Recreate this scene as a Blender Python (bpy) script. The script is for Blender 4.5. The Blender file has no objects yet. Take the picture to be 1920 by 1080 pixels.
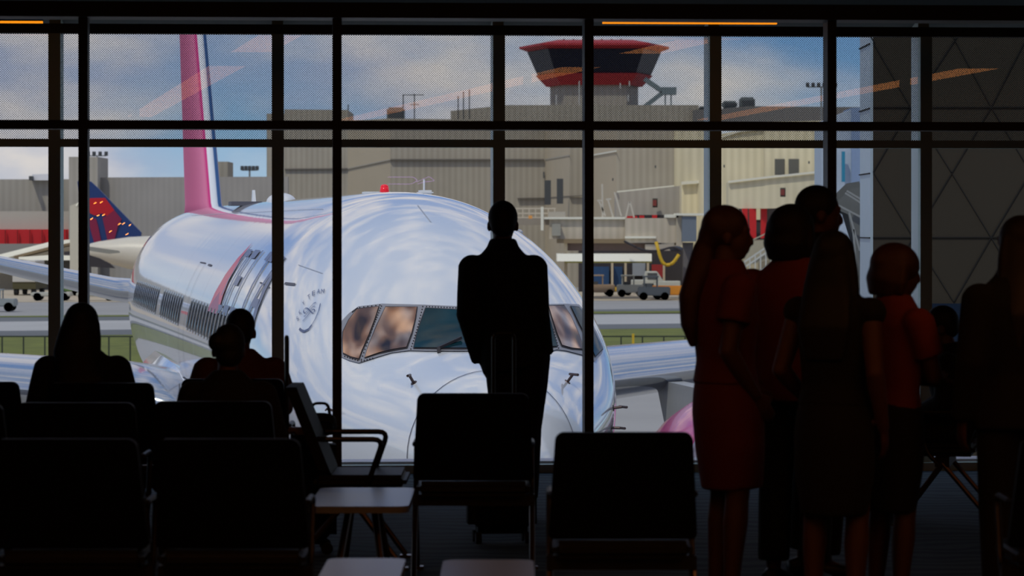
import bpy, bmesh, math, random
from mathutils import Vector, Matrix, geometry
from mathutils.bvhtree import BVHTree
random.seed(7)
C = bpy.context.scene
COL = C.collection
F = 5700.0            # focal length in pixels of the 1920 wide frame
CX, HY, EYE = 960.0, 425.0, 1.66
APRON = -4.3
PI = math.pi
def P(px, py, y):      # a point at depth y from its direction
    return Vector(((px - CX) / F * y, y, EYE + (HY - py) / F * y))
def R(d): return math.radians(d)

# ------------------------------------------------------------------ materials
_m = {}
def mat(name, col, rough=0.6, metal=0.0, spec=0.5, var=0.06, scale=6.0, coat=0.0, emit=None, estr=0.0, alpha=None):
    if name in _m: return _m[name]
    m = bpy.data.materials.new(name); m.use_nodes = True
    nt = m.node_tree; b = nt.nodes['Principled BSDF']
    tc = nt.nodes.new('ShaderNodeTexCoord'); nz = nt.nodes.new('ShaderNodeTexNoise')
    nz.inputs['Scale'].default_value = scale; nz.inputs['Detail'].default_value = 4
    nt.links.new(tc.outputs['Object'], nz.inputs['Vector'])
    mx = nt.nodes.new('ShaderNodeMix'); mx.data_type = 'RGBA'
    lo = [max(0, c * (1 - var)) for c in col]; hi = [min(1, c * (1 + var)) for c in col]
    mx.inputs[6].default_value = (*lo, 1); mx.inputs[7].default_value = (*hi, 1)
    nt.links.new(nz.outputs['Fac'], mx.inputs[0])
    nt.links.new(mx.outputs[2], b.inputs['Base Color'])
    b.inputs['Roughness'].default_value = rough; b.inputs['Metallic'].default_value = metal
    b.inputs['Specular IOR Level'].default_value = spec
    b.inputs['Coat Weight'].default_value = coat; b.inputs['Coat Roughness'].default_value = 0.03
    if emit:
        b.inputs['Emission Color'].default_value = (*emit, 1); b.inputs['Emission Strength'].default_value = estr
    _m[name] = m
    return m
def corr(name, c1, c2, pitch=0.9, rough=0.8, diag=False):
    """corrugated metal siding"""
    if name in _m: return _m[name]
    m = mat(name, c1, rough, var=0.05, scale=0.3)
    nt = m.node_tree; b = nt.nodes['Principled BSDF']
    tc = nt.nodes.new('ShaderNodeTexCoord'); w = nt.nodes.new('ShaderNodeTexWave')
    w.wave_type = 'BANDS'; w.bands_direction = 'X'
    w.inputs['Scale'].default_value = 0.314 / pitch; w.inputs['Distortion'].default_value = 0
    nt.links.new(tc.outputs['Object'], w.inputs['Vector'])
    n2 = nt.nodes.new('ShaderNodeTexNoise'); n2.inputs['Scale'].default_value = 0.25
    nt.links.new(tc.outputs['Object'], n2.inputs['Vector'])
    mx = nt.nodes.new('ShaderNodeMix'); mx.data_type = 'RGBA'
    mx.inputs[6].default_value = (*c1, 1); mx.inputs[7].default_value = (*c2, 1)
    nt.links.new(w.outputs['Fac'], mx.inputs[0])
    m2 = nt.nodes.new('ShaderNodeMix'); m2.data_type = 'RGBA'; m2.blend_type = 'MULTIPLY'
    m2.inputs[0].default_value = 0.25
    nt.links.new(mx.outputs[2], m2.inputs[6]); nt.links.new(n2.outputs['Fac'], m2.inputs[7])
    nt.links.new(m2.outputs[2], b.inputs['Base Color'])
    return m

# ------------------------------------------------------------------ mesh helpers
def finish(name, bm, m, parent=None, smooth=False, loc=None):
    me = bpy.data.meshes.new(name)
    bmesh.ops.recalc_face_normals(bm, faces=bm.faces)
    bm.to_mesh(me); bm.free()
    if smooth:
        for p in me.polygons: p.use_smooth = True
    o = bpy.data.objects.new(name, me); COL.objects.link(o)
    if m: me.materials.append(m)
    if parent: o.parent = parent
    if loc: o.location = loc
    return o
def tag(o, label=None, cat=None, group=None, kind=None):
    if label: o['label'] = label
    if cat: o['category'] = cat
    if group: o['group'] = group
    if kind: o['kind'] = kind
    return o
def empty(name, loc=(0, 0, 0), rz=0.0, label=None, cat=None, group=None):
    o = bpy.data.objects.new(name, None); COL.objects.link(o)
    o.location = loc; o.rotation_euler = (0, 0, rz); o.empty_display_size = 0.2
    return tag(o, label, cat, group)
def copy_tree(o, parent=None):
    c = o.copy(); COL.objects.link(c)
    if parent: c.parent = parent
    for ch in [x for x in bpy.data.objects if x.parent == o]:
        copy_tree(ch, c)
    return c
def box(bm, x0, x1, y0, y1, z0, z1, M=None):
    vs = [bm.verts.new(v) for v in ((x0,y0,z0),(x1,y0,z0),(x1,y1,z0),(x0,y1,z0),(x0,y0,z1),(x1,y0,z1),(x1,y1,z1),(x0,y1,z1))]
    for f in ((0,3,2,1),(4,5,6,7),(0,1,5,4),(1,2,6,5),(2,3,7,6),(3,0,4,7)):
        bm.faces.new([vs[i] for i in f])
    if M:
        for v in vs: v.co = M @ v.co
    return vs
def bbox(name, x0, x1, y0, y1, z0, z1, m, parent=None, bev=0.0, M=None):
    bm = bmesh.new(); box(bm, x0, x1, y0, y1, z0, z1)
    if bev: bmesh.ops.bevel(bm, geom=bm.edges[:], offset=bev, segments=2, affect='EDGES', profile=0.5)
    if M: bmesh.ops.transform(bm, matrix=M, verts=bm.verts)
    return finish(name, bm, m, parent)
def loft(bm, pts, rads, n=14, ref=(1, 0, 0), caps=True):
    pts = [Vector(p) for p in pts]; rings = []
    for i, p in enumerate(pts):
        if i == 0: t = pts[1] - p
        elif i == len(pts) - 1: t = p - pts[i - 1]
        else: t = (pts[i + 1] - p).normalized() + (p - pts[i - 1]).normalized()
        if t.length < 1e-9: t = Vector((0, 0, 1))
        t.normalize()
        rf = Vector(ref)
        if abs(t.dot(rf)) > 0.9: rf = Vector((0, 1, 0)) if abs(ref[0]) > .5 else Vector((1, 0, 0))
        a = (rf - t * t.dot(rf)).normalized(); b = t.cross(a)
        r = rads[i]
        if not isinstance(r, (tuple, list)): r = (r, r)
        rings.append([bm.verts.new(p + a * (r[0] * math.cos(2*PI*k/n)) + b * (r[1] * math.sin(2*PI*k/n))) for k in range(n)])
    for i in range(len(rings) - 1):
        for k in range(n):
            bm.faces.new((rings[i][k], rings[i][(k+1) % n], rings[i+1][(k+1) % n], rings[i+1][k]))
    if caps:
        bm.faces.new(rings[0][::-1]); bm.faces.new(rings[-1])
    return rings
def ell(bm, c, r, rot=None, seg=16):
    M = Matrix.Translation(Vector(c)) @ (rot.to_4x4() if rot else Matrix.Identity(4)) @ Matrix.Diagonal((*r, 1))
    bmesh.ops.create_uvsphere(bm, u_segments=seg, v_segments=seg // 2 + 2, radius=1.0, matrix=M)
def bar(bm, a, b, w, h=None):
    a, b = Vector(a), Vector(b); h = h or w
    d = (b - a); L = d.length
    q = d.to_track_quat('Y', 'Z').to_matrix().to_4x4()
    box(bm, -w/2, w/2, 0, L, -h/2, h/2, Matrix.Translation(a) @ q)
def tubeline(bm, pts, r, n=8):
    loft(bm, pts, [r] * len(pts), n=n)
def roundpath(pts, rad, seg=4):
    """polyline with rounded corners"""
    pts = [Vector(p) for p in pts]; out = [pts[0]]
    for i in range(1, len(pts) - 1):
        p = pts[i]; a = (pts[i-1] - p); b = (pts[i+1] - p)
        ra = min(rad, a.length * .45); rb = min(rad, b.length * .45)
        s = p + a.normalized() * ra; e = p + b.normalized() * rb
        for k in range(seg + 1):
            t = k / seg
            out.append(s * (1-t)**2 + p * 2*t*(1-t) + e * t*t)
    out.append(pts[-1]); return out
def fuse(bm, name, voxel, m, parent=None, smooth_it=4):
    """one continuous skin around overlapping shapes"""
    bmesh.ops.recalc_face_normals(bm, faces=bm.faces)
    me = bpy.data.meshes.new('tmp'); bm.to_mesh(me); bm.free()
    o = bpy.data.objects.new('tmp', me); COL.objects.link(o)
    r = o.modifiers.new('r', 'REMESH'); r.mode = 'VOXEL'; r.voxel_size = voxel; r.use_smooth_shade = True
    if smooth_it:
        s = o.modifiers.new('s', 'SMOOTH'); s.factor = 0.5; s.iterations = smooth_it
    dg = bpy.context.evaluated_depsgraph_get()
    me2 = bpy.data.meshes.new_from_object(o.evaluated_get(dg))
    bpy.data.objects.remove(o); bpy.data.meshes.remove(me)
    me2.name = name; me2.materials.clear(); me2.materials.append(m)
    for p in me2.polygons: p.use_smooth = True
    o = bpy.data.objects.new(name, me2); COL.objects.link(o)
    if parent: o.parent = parent
    return o

# ------------------------------------------------------------------ camera
cam = bpy.data.cameras.new('camera'); co = bpy.data.objects.new('camera', cam); COL.objects.link(co)
co.location = (0, 0, EYE); co.rotation_euler = (PI/2, 0, 0)
cam.sensor_width = 36.0; cam.lens = 36.0 * F / 1920.0
cam.shift_y = -(540 - HY) / 1920.0
cam.clip_start = 0.1; cam.clip_end = 3000
cam.dof.use_dof = True; cam.dof.focus_distance = 29.5; cam.dof.aperture_fstop = 5.8
C.camera = co
C.view_settings.view_transform = 'Standard'; C.view_settings.look = 'None'
C.view_settings.exposure = 0.0; C.view_settings.gamma = 1.0
C.cycles.max_bounces = 8; C.cycles.transparent_max_bounces = 16
C.cycles.sample_clamp_indirect = 3.0
C.cycles.use_denoising = True

# ------------------------------------------------------------------ sky and sun
w = bpy.data.worlds.new('sky'); C.world = w; w.use_nodes = True
nt = w.node_tree; bg = nt.nodes['Background']
tc = nt.nodes.new('ShaderNodeTexCoord')
mp = nt.nodes.new('ShaderNodeMapping'); mp.inputs['Scale'].default_value = (1, 1, 2.2); mp.inputs['Location'].default_value = (0.37, 0.1, 0.22)
nt.links.new(tc.outputs['Generated'], mp.inputs['Vector'])
n1 = nt.nodes.new('ShaderNodeTexNoise'); n1.inputs['Scale'].default_value = 6.0; n1.inputs['Detail'].default_value = 5; n1.inputs['Roughness'].default_value = 0.48
n1.inputs['Distortion'].default_value = 0.2
nt.links.new(mp.outputs['Vector'], n1.inputs['Vector'])
cr = nt.nodes.new('ShaderNodeValToRGB')
cr.color_ramp.elements[0].position = 0.43; cr.color_ramp.elements[0].color = (0, 0, 0, 1)
cr.color_ramp.elements[1].position = 0.585; cr.color_ramp.elements[1].color = (.92,.92,.92, 1)
nt.links.new(n1.outputs['Fac'], cr.inputs['Fac'])
sx = nt.nodes.new('ShaderNodeSeparateXYZ'); nt.links.new(tc.outputs['Generated'], sx.inputs['Vector'])
gr = nt.nodes.new('ShaderNodeValToRGB')
e = gr.color_ramp.elements
e[0].position = 0.0; e[0].color = (0.42, 0.66, 0.82, 1)
e[1].position = 1.0; e[1].color = (0.16, 0.27, 0.50, 1)
g2 = e.new(0.04); g2.color = (0.22, 0.42, 0.68, 1)
g3 = e.new(0.10); g3.color = (0.10, 0.24, 0.58, 1)
nt.links.new(sx.outputs['Z'], gr.inputs['Fac'])
n2 = nt.nodes.new('ShaderNodeTexNoise'); n2.inputs['Scale'].default_value = 16; n2.inputs['Detail'].default_value = 5
nt.links.new(mp.outputs['Vector'], n2.inputs['Vector'])
cc = nt.nodes.new('ShaderNodeValToRGB')
cc.color_ramp.elements[0].position = 0.35; cc.color_ramp.elements[0].color = (0.44, 0.48, 0.64, 1)
cc.color_ramp.elements[1].position = 0.65; cc.color_ramp.elements[1].color = (1.0, 0.86, 0.74, 1)
nt.links.new(n2.outputs['Fac'], cc.inputs['Fac'])
mx = nt.nodes.new('ShaderNodeMix'); mx.data_type = 'RGBA'
nt.links.new(cr.outputs['Color'], mx.inputs[0]); nt.links.new(gr.outputs['Color'], mx.inputs[6]); nt.links.new(cc.outputs['Color'], mx.inputs[7])
nt.links.new(mx.outputs[2], bg.inputs['Color']); bg.inputs['Strength'].default_value = 1.0
sl = bpy.data.lights.new('sun', 'SUN'); sl.energy = 1.5; sl.angle = R(2.0); sl.color = (1.0, 0.93, 0.80)
so = bpy.data.objects.new('sun', sl); COL.objects.link(so)
so.rotation_euler = Vector((0.35, 0.62, -1.0)).to_track_quat('-Z', 'Y').to_euler()   # shines away from camera, from high left

# ------------------------------------------------------------------ interior setting
black = mat('dark_interior_paint', (0.012, 0.011, 0.011), 0.8)
ceilm = mat('dark_ceiling', (0.09, 0.11, 0.11), 0.9)
XL, XR, YB, YS = -9.0, 9.0, -16.0, 16.6
KW = 0.065
def yi(x): return 18.0 + KW * x      # inner frame line
def yo(x): return 20.6 + KW * x      # glass line
ANG = math.atan(KW)
def turned(bm, x, y):                # turn a member square to the wall
    bmesh.ops.rotate(bm, cent=(x, y, 0), matrix=Matrix.Rotation(ANG, 3, 'Z'), verts=bm.verts)
def carpet():
    m = mat('patterned_carpet', (0.03, 0.06, 0.085), 0.95)
    nt = m.node_tree; b = nt.nodes['Principled BSDF']
    tc = nt.nodes.new('ShaderNodeTexCoord'); w = nt.nodes.new('ShaderNodeTexWave'); w.wave_type = 'RINGS'
    w.inputs['Scale'].default_value = 1.6; w.inputs['Distortion'].default_value = 9; w.inputs['Detail'].default_value = 2
    nt.links.new(tc.outputs['Object'], w.inputs['Vector'])
    cr = nt.nodes.new('ShaderNodeValToRGB')
    cr.color_ramp.elements[0].position = .35; cr.color_ramp.elements[0].color = (0.014, 0.035, 0.06, 1)
    cr.color_ramp.elements[1].position = .6; cr.color_ramp.elements[1].color = (0.05, 0.095, 0.12, 1)
    nt.links.new(w.outputs['Fac'], cr.inputs['Fac']); nt.links.new(cr.outputs['Color'], b.inputs['Base Color'])
    return m
bm = bmesh.new()
vs = [bm.verts.new(v) for v in ((XL, YB, 0), (XR, YB, 0), (XR, yo(XR)+.15, 0), (XL, yo(XL)+.15, 0))]
f = bm.faces.new(vs); ex = bmesh.ops.extrude_face_region(bm, geom=[f])
for v in [g for g in ex['geom'] if isinstance(g, bmesh.types.BMVert)]: v.co.z -= .3
tag(finish('floor', bm, carpet()), kind='structure')
bm = bmesh.new(); box(bm, XL, XR, YB, YS, 4.2, 4.4)
vs = [(XL, YS, 3.95), (XR, YS, 3.95), (XR, yo(XR)+.35, 3.02), (XL, yo(XL)+.35, 3.02)]
a = [bm.verts.new(v) for v in vs]; b_ = [bm.verts.new((v[0], v[1], 4.4)) for v in vs]
bm.faces.new(a[::-1]); bm.faces.new(b_)
for i in range(4): bm.faces.new((a[i], a[(i+1) % 4], b_[(i+1) % 4], b_[i]))
tag(finish('ceiling', bm, ceilm), kind='structure')
tag(bbox('wall_left', XL-.2, XL, YB, 20.2, -.3, 4.4, black), kind='structure')
tag(bbox('wall_right', XR, XR+.2, YB, 21.1, -.3, 4.4, black), kind='structure')
tag(bbox('wall_back', XL, XR, YB-.2, YB, -.3, 4.4, black), kind='structure')
tag(bbox('wall_base', XL-.2, XR+.2, -4, 19.8, APRON, -.3, mat('concrete_base', (.3,.3,.3), .9)), kind='structure')

# inner steel frame and outer curtain wall
inner_m = mat('inner_frame_paint', (0.010, 0.005, 0.006), 0.5)
outer_m = mat('bronze_aluminium', (0.40, 0.55, 0.50), 0.5, metal=0.1)
lit_edge_m = mat('painted_lit_fin_face', (0.55, 0.66, 0.66), 0.4)  # paler colour for left fin faces, standing in for daylight on them
IX = [-320, 157, 632, 1103, 1557, 2010]; OX = [-317, 103, 521, 935, 1340, 1734, 2125]
def xon(px, fy):        # x on a slanted line seen at column px
    k = (px - CX) / F; return k * (fy(0)) / (1 - k * KW)
IXW = [-7.5, -5.9, -4.35] + [xon(p, yi) for p in IX[0:]] + [4.95, 6.5, 8.1]
IXW = sorted(x for x in set(IXW) if XL < x < XR)
IXW = [x for i, x in enumerate(IXW) if i == 0 or x - IXW[i-1] > .6]
OXW = [-7.9, -6.4] + [xon(p, yo) for p in OX] + [5.75, 7.3]
n_trim = 0
def trim(name_i, bm, m, parent=None):
    o = finish('trim_%d' % name_i, bm, m, parent); tag(o, kind='structure'); return o
k = 1
for x in IXW:
    bm = bmesh.new(); y = yi(x); box(bm, x-.027, x+.027, y-.06, y+.10, 0, 2.9); turned(bm, x, y); trim(k, bm, inner_m); k += 1
def rail(bm, fy, z0, z1, d0, d1, x0=XL, x1=XR):
    vs = []
    for z in (z0, z1):
        for (x, d) in ((x0, d0), (x1, d0), (x1, d1), (x0, d1)): vs.append(bm.verts.new((x, fy(x)+d, z)))
    for f in ((0,3,2,1),(4,5,6,7),(0,1,5,4),(1,2,6,5),(2,3,7,6),(3,0,4,7)): bm.faces.new([vs[i] for i in f])
bm = bmesh.new(); rail(bm, yi, 2.232, 2.284, -.06, .10); trim(k, bm, inner_m); k += 1
bm = bmesh.new(); rail(bm, yi, 2.885, 2.975, -.12, .16); trim(k, bm, inner_m); k += 1
for x in OXW:
    bm = bmesh.new(); y = yo(x); box(bm, x-.040, x+.040, y-.05, y+.03, 0.0, 3.02); turned(bm, x, y); o = trim(k, bm, outer_m); k += 1
    bm = bmesh.new(); box(bm, x-.036, x+.036, y+.032, y+.27, 0.0, 3.1); turned(bm, x, y); o2 = finish('fin', bm, outer_m, o)
    bm = bmesh.new(); box(bm, x-.040, x-.036, y+.032, y+.27, 0.0, 3.1); turned(bm, x, y); finish('painted_lit_edge', bm, lit_edge_m, o2)
bm = bmesh.new(); rail(bm, yo, 2.195, 2.248, -.05, .03); trim(k, bm, outer_m); k += 1
bm = bmesh.new(); rail(bm, yo, 2.955, 3.02, -.06, .03); trim(k, bm, mat('dark_header', (.03,.028,.026), .5)); k += 1
bm = bmesh.new(); rail(bm, yo, 0.0, 0.055, -.12, .05); trim(k, bm, outer_m); k += 1
bm = bmesh.new(); rail(bm, yo, 0.055, 0.070, .012, .27); trim(k, bm, mat('bright_sill_bead', (.80,.78,.86), .5)); k += 1
def glass_mat(frit=False):
    m = bpy.data.materials.new('fritted_glass' if frit else 'clear_glass'); m.use_nodes = True
    nt = m.node_tree; nt.nodes.clear()
    out = nt.nodes.new('ShaderNodeOutputMaterial'); tr = nt.nodes.new('ShaderNodeBsdfTransparent')
    tr.inputs['Color'].default_value = (0.93, 0.96, 0.95, 1)
    gl = nt.nodes.new('ShaderNodeBsdfGlossy'); gl.inputs['Roughness'].default_value = 0.0
    mx = nt.nodes.new('ShaderNodeMixShader'); mx.inputs[0].default_value = 0.09
    nt.links.new(tr.outputs[0], mx.inputs[1]); nt.links.new(gl.outputs[0], mx.inputs[2])
    last = mx
    if frit:
        tc = nt.nodes.new('ShaderNodeTexCoord'); rp = nt.nodes.new('ShaderNodeMapping'); rp.inputs['Rotation'].default_value = (0, R(45), 0)
        nt.links.new(tc.outputs['Object'], rp.inputs['Vector'])
        sp = nt.nodes.new('ShaderNodeSeparateXYZ'); nt.links.new(rp.outputs[0], sp.inputs[0])
        def m_(op, a, b=None):
            n = nt.nodes.new('ShaderNodeMath'); n.operation = op
            for i, v in enumerate((a, b)):
                if v is None: continue
                if isinstance(v, (int, float)): n.inputs[i].default_value = v
                else: nt.links.new(v, n.inputs[i])
            return n.outputs[0]
        fx = m_('SUBTRACT', m_('FRACT', m_('MULTIPLY', sp.outputs['X'], 92.0)), .5)
        fz = m_('SUBTRACT', m_('FRACT', m_('MULTIPLY', sp.outputs['Z'], 92.0)), .5)
        d = m_('ADD', m_('MULTIPLY', fx, fx), m_('MULTIPLY', fz, fz))
        dot = m_('LESS_THAN', d, 0.115)
        df = nt.nodes.new('ShaderNodeBsdfDiffuse'); df.inputs['Color'].default_value = (0.05, 0.05, 0.06, 1)
        m2 = nt.nodes.new('ShaderNodeMixShader'); nt.links.new(dot, m2.inputs[0])
        nt.links.new(mx.outputs[0], m2.inputs[1]); nt.links.new(df.outputs[0], m2.inputs[2]); last = m2
    nt.links.new(last.outputs[0], out.inputs[0]); return m
gclear, gfrit = glass_mat(), glass_mat(True)
edges = [XL] + OXW + [XR]
for i in range(len(edges) - 1):
    x0, x1 = edges[i] + .03, edges[i+1] - .03
    def pane(z0, z1, m, par=None, nm='pane'):
        bm = bmesh.new()
        vs = [bm.verts.new(v) for v in ((x0, yo(x0), z0), (x1, yo(x1), z0), (x1, yo(x1), z1), (x0, yo(x0), z1))]
        bm.faces.new(vs); return finish(nm, bm, m, par)
    o = pane(.06, 2.2, gclear, nm='window_%d' % (i+1)); tag(o, kind='structure')
    pane(2.248, 2.96, gfrit, o, 'fritted_pane')

# amber strip lights: two near the glass, long runs over the hall behind (they mirror in the glass)
def emis(name, col, s):
    m = bpy.data.materials.new(name); m.use_nodes = True; nt = m.node_tree; nt.nodes.clear()
    out = nt.nodes.new('ShaderNodeOutputMaterial'); e = nt.nodes.new('ShaderNodeEmission')
    e.inputs[0].default_value = (*col, 1); e.inputs[1].default_value = s; nt.links.new(e.outputs[0], out.inputs[0]); return m
amber = emis('amber_tube', (1.0, 0.30, 0.02), 0.95)
def mirror(p):            # where the source of a reflection stands
    n = Vector((-KW, 1, 0)).normalized(); o = Vector((0, 20.6, 0)); p = Vector(p)
    return p - n * (2 * (p - o).dot(n))
def striplight(a, b, w, m, label, group=None, h=.05):
    a, b = Vector(a), Vector(b); c = (a + b) / 2
    root = empty('strip_light', c, 0, label, 'ceiling light', group)
    d = (b - a); rz = math.atan2(d.y, d.x)
    bm = bmesh.new(); box(bm, -d.length/2, d.length/2, -w/2-.012, w/2+.012, 0.0, h); M = Matrix.Rotation(rz, 4, 'Z'); bmesh.ops.transform(bm, matrix=M, verts=bm.verts)
    finish('housing', bm, black, root)
    bm = bmesh.new(); box(bm, -d.length/2, d.length/2, -w/2, w/2, -.012, 0.001); bmesh.ops.transform(bm, matrix=M, verts=bm.verts)
    finish('tube', bm, m, root)
    return root
for (pa, pb, y, t) in ((1130, 1456, 19.8, 'amber strip light above the middle of the window wall'), (-200, 80, 19.7, 'amber strip light above the far left of the window wall')):
    a = P(pa, 39, y); b = P(pb, 41, y + (pb-pa)/F*y*KW); zz = 2.995; a.z = b.z = zz
    striplight(a, b, .05, emis('amber_strip', (1.0, .30, .01), 1.0) if 'middle' in t else bpy.data.materials['amber_strip'], t, h=.018)
def refl_light(p1, p2, z, w, label):
    q = []
    for (px, py) in (p1, p2):
        D = F * (z - EYE) / (HY - py); v = mirror(P(px, py, D)); v.z = z; q.append(v)
    return striplight(q[0], q[1], w, amber2, label, h=.1)
amber2 = emis('amber_diffuser', (1.0, 0.36, 0.10), 2.3)
refl_light((560, 45), (262, 218), 3.6, .42, 'long amber ceiling strip over the left of the hall')
refl_light((1425, 48), (640, 228), 3.6, .42, 'long amber ceiling strip over the middle of the hall')
refl_light((1960, 104), (1330, 224), 3.7, .45, 'long amber ceiling strip over the right of the hall')

# a violet sign and small hanging lamps far behind the camera, seen only as reflections
def vm(px, py, D): return mirror(P(px, py, D))
violet = emis('violet_tube', (.62, .25, 1.0), 2.6); glow = emis('amber_bulb', (1.0, .32, .04), 22.0)
sg = empty('neon_sign', vm(770, 338, 56.5), 0, 'violet outline tube sign on the back wall, mirrored faintly in the glass', 'sign')
for ln in ([(727,332),(775,332),(783,338),(772,345),(727,345)], [(781,341),(805,331),(815,339),(796,341),(783,345)]):
    bm = bmesh.new(); tubeline(bm, roundpath([vm(a, b, 56.5) - sg.location for a, b in ln], .03), .008, 6); finish('tube', bm, violet, sg)
bm = bmesh.new(); c0 = vm(770, 338, 56.9) - sg.location; box(bm, c0.x-.55, c0.x+.55, c0.y-.03, c0.y+.0, c0.z-.16, c0.z+.16); finish('backing_board', bm, black, sg)
for i, (px, py) in enumerate(((178,381), (190,379), (184,404), (194,403), (172,410), (224,420), (232,419), (244,422), (207,434), (238,439), (1476,407), (1485,406), (1602,411), (1640,420), (1760,422), (1767,422))):
    v = vm(px, py, 50)
    o = empty('pendant_lamp', v, 0, 'small amber lamp hanging far behind the camera, mirrored in the glass', 'lamp', 'small amber lamps at the back of the hall')
    bm = bmesh.new(); loft(bm, [(-.025,0,-.015), (.0,0,0), (.025,0,.015)], [.006, .011, .006], n=8); finish('bulb', bm, glow, o)
    bm = bmesh.new(); tubeline(bm, [(0,-.03,.0), (0,-.03,4.2-v.z)], .004, 6); finish('cord', bm, black, o)
# ================================================================== THE AIRLINER AT THE GATE
TH = R(10.0); AX0, AY0 = 0.06, 27.2
plane = empty('airliner', (AX0, AY0, 0), TH, 'white twin-engine airliner parked nose-in at the gate just outside the windows', 'airplane')
Minv = plane.matrix_basis.inverted() if False else (Matrix.Translation((AX0, AY0, 0)) @ Matrix.Rotation(TH, 4, 'Z')).inverted()
def skin_mat():
    m = mat('white_aircraft_paint', (0.74, 0.78, 0.85), 0.25, metal=0.0, spec=0.9, var=0.02, scale=0.5, coat=1.0)
    b = m.node_tree.nodes['Principled BSDF']; b.inputs['Coat IOR'].default_value = 1.9; b.inputs['Coat Roughness'].default_value = 0.04
    nt = m.node_tree
    # slight oil-canning of the skin panels
    tc = nt.nodes.new('ShaderNodeTexCoord'); mp = nt.nodes.new('ShaderNodeMapping'); mp.inputs['Scale'].default_value = (1, 1.6, 1)
    nz = nt.nodes.new('ShaderNodeTexNoise'); nz.inputs['Scale'].default_value = 1.3; nz.inputs['Detail'].default_value = 1.5
    bp = nt.nodes.new('ShaderNodeBump'); bp.inputs['Strength'].default_value = 0.035; bp.inputs['Distance'].default_value = 0.02
    nt.links.new(tc.outputs['Object'], mp.inputs['Vector']); nt.links.new(mp.outputs['Vector'], nz.inputs['Vector'])
    nt.links.new(nz.outputs['Fac'], bp.inputs['Height']); nt.links.new(bp.outputs['Normal'], b.inputs['Coat Normal'])
    return m
skin = skin_mat()
FT = [  # t, half width, top, bottom, centre of width
 (0.0, .03, -.60, -.66, -.63), (.06, .22, -.42, -.86, -.63), (.25, .43, -.18, -1.06, -.60), (.6, .66, .05, -1.24, -.54), (1.2, .92, .28, -1.45, -.45),
 (1.9, 1.16, .42, -1.62, -.36), (2.4, 1.33, .52, -1.72, -.30), (3.0, 1.52, .86, -1.80, -.20), (3.6, 1.66, 1.24, -1.86, -.10), (4.4, 1.78, 1.58, -1.92, 0),
 (5.4, 1.87, 1.86, -1.96, .02), (6.8, 1.93, 2.03, -1.98, .04), (8.5, 1.95, 2.07, -1.98, .05), (12, 1.95, 2.07, -1.98, .05), (20, 1.95, 2.07, -1.98, .05),
 (29.5, 1.95, 2.07, -1.98, .05), (33, 1.86, 2.06, -1.70, .2), (37, 1.55, 2.02, -.95, .5), (41, 1.05, 1.95, -.1, .9), (45, .52, 1.8, .7, 1.25), (47.3, .2, 1.6, 1.1, 1.35)]
def fus0(t):
    n = len(FT)
    if t <= 0: return FT[0][1:]
    for i in range(n - 1):
        if FT[i][0] <= t <= FT[i+1][0]: break
    p1, p2 = FT[i], FT[i+1]; p0 = FT[max(i-1, 0)]; p3 = FT[min(i+2, n-1)]
    h = p2[0] - p1[0]; u = (t - p1[0]) / h; out = []
    for j in range(1, 5):
        d = (p2[j] - p1[j]) / h
        def slope(a, b, c):
            d1 = (b[j]-a[j]) / max(b[0]-a[0], 1e-6); d2 = (c[j]-b[j]) / max(c[0]-b[0], 1e-6)
            return 0 if d1*d2 <= 0 else 2*d1*d2/(d1+d2)
        m1 = slope(p0, p1, p2) if i > 0 else d * 1.6
        m2 = slope(p1, p2, p3) if i < n-2 else d
        h00 = 2*u**3-3*u*u+1; h10 = u**3-2*u*u+u; h01 = -2*u**3+3*u*u; h11 = u**3-u*u
        out.append(h00*p1[j] + h10*h*m1 + h01*p2[j] + h11*h*m2)
    return out
def fus(t):
    if t < .4 or t > 46: return fus0(t)
    h = min(.55, .4*(t-.4)); ws = ((-1,.06),(-.66,.14),(-.33,.19),(0,.22),(.33,.19),(.66,.14),(1,.06)); o = [0, 0, 0, 0]
    for a, w_ in ws:
        f = fus0(t + a*h)
        for j in range(4): o[j] += f[j]*w_
    return o
def fpt(t, phi, off=0.0):       # phi 0 = port (image right), 180 = starboard, 90 = crown
    hw, zt, zb, zc = fus(t); c, s = math.cos(phi), math.sin(phi)
    hz = (zt - zc) if s > 0 else (zc - zb)
    return Vector(((hw + off) * c, t, zc + (hz + off) * s))
bm = bmesh.new(); rings = []
ts = [0, .02, .06, .12, .2, .32, .45, .6, .8, 1.0, 1.2, 1.45, 1.7, 1.9, 2.1, 2.3, 2.5, 2.7, 2.9, 3.1, 3.35, 3.6, 3.9, 4.2, 4.6, 5, 5.5, 6, 6.6, 7.2, 8, 9, 10.5, 12, 14, 16, 18, 20, 22, 24, 26, 28, 29.5, 31, 33, 35, 37, 39, 41, 43, 45, 46.5, 47.3]
NF = 160
ts = sorted(set(ts + [round(.5+.12*i, 3) for i in range(60)]))
for t in ts: rings.append([bm.verts.new(fpt(t, 2*PI*k/NF)) for k in range(NF)])
for i in range(len(rings)-1):
    for k in range(NF): bm.faces.new((rings[i][k], rings[i][(k+1) % NF], rings[i+1][(k+1) % NF], rings[i+1][k]))
bm.faces.new(rings[0]); bm.faces.new(rings[-1][::-1])
bmesh.ops.triangulate(bm, faces=bm.faces)
bmesh.ops.recalc_face_normals(bm, faces=bm.faces)
bvh = BVHTree.FromBMesh(bm)
fuselage = finish('fuselage', bm, skin, plane, smooth=True)
def cast(px, py, off):
    """where a sight line meets the fuselage skin, in the airliner's own frame"""
    o = Minv @ Vector((0, 0, EYE)); d = (Minv @ P(px, py, 30.0)) - o; d.normalize()
    h = bvh.ray_cast(o, d)
    if h[0] is None: return None
    n = h[1]
    if n.dot(d) > 0: n = -n
    return h[0] + n * off
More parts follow.
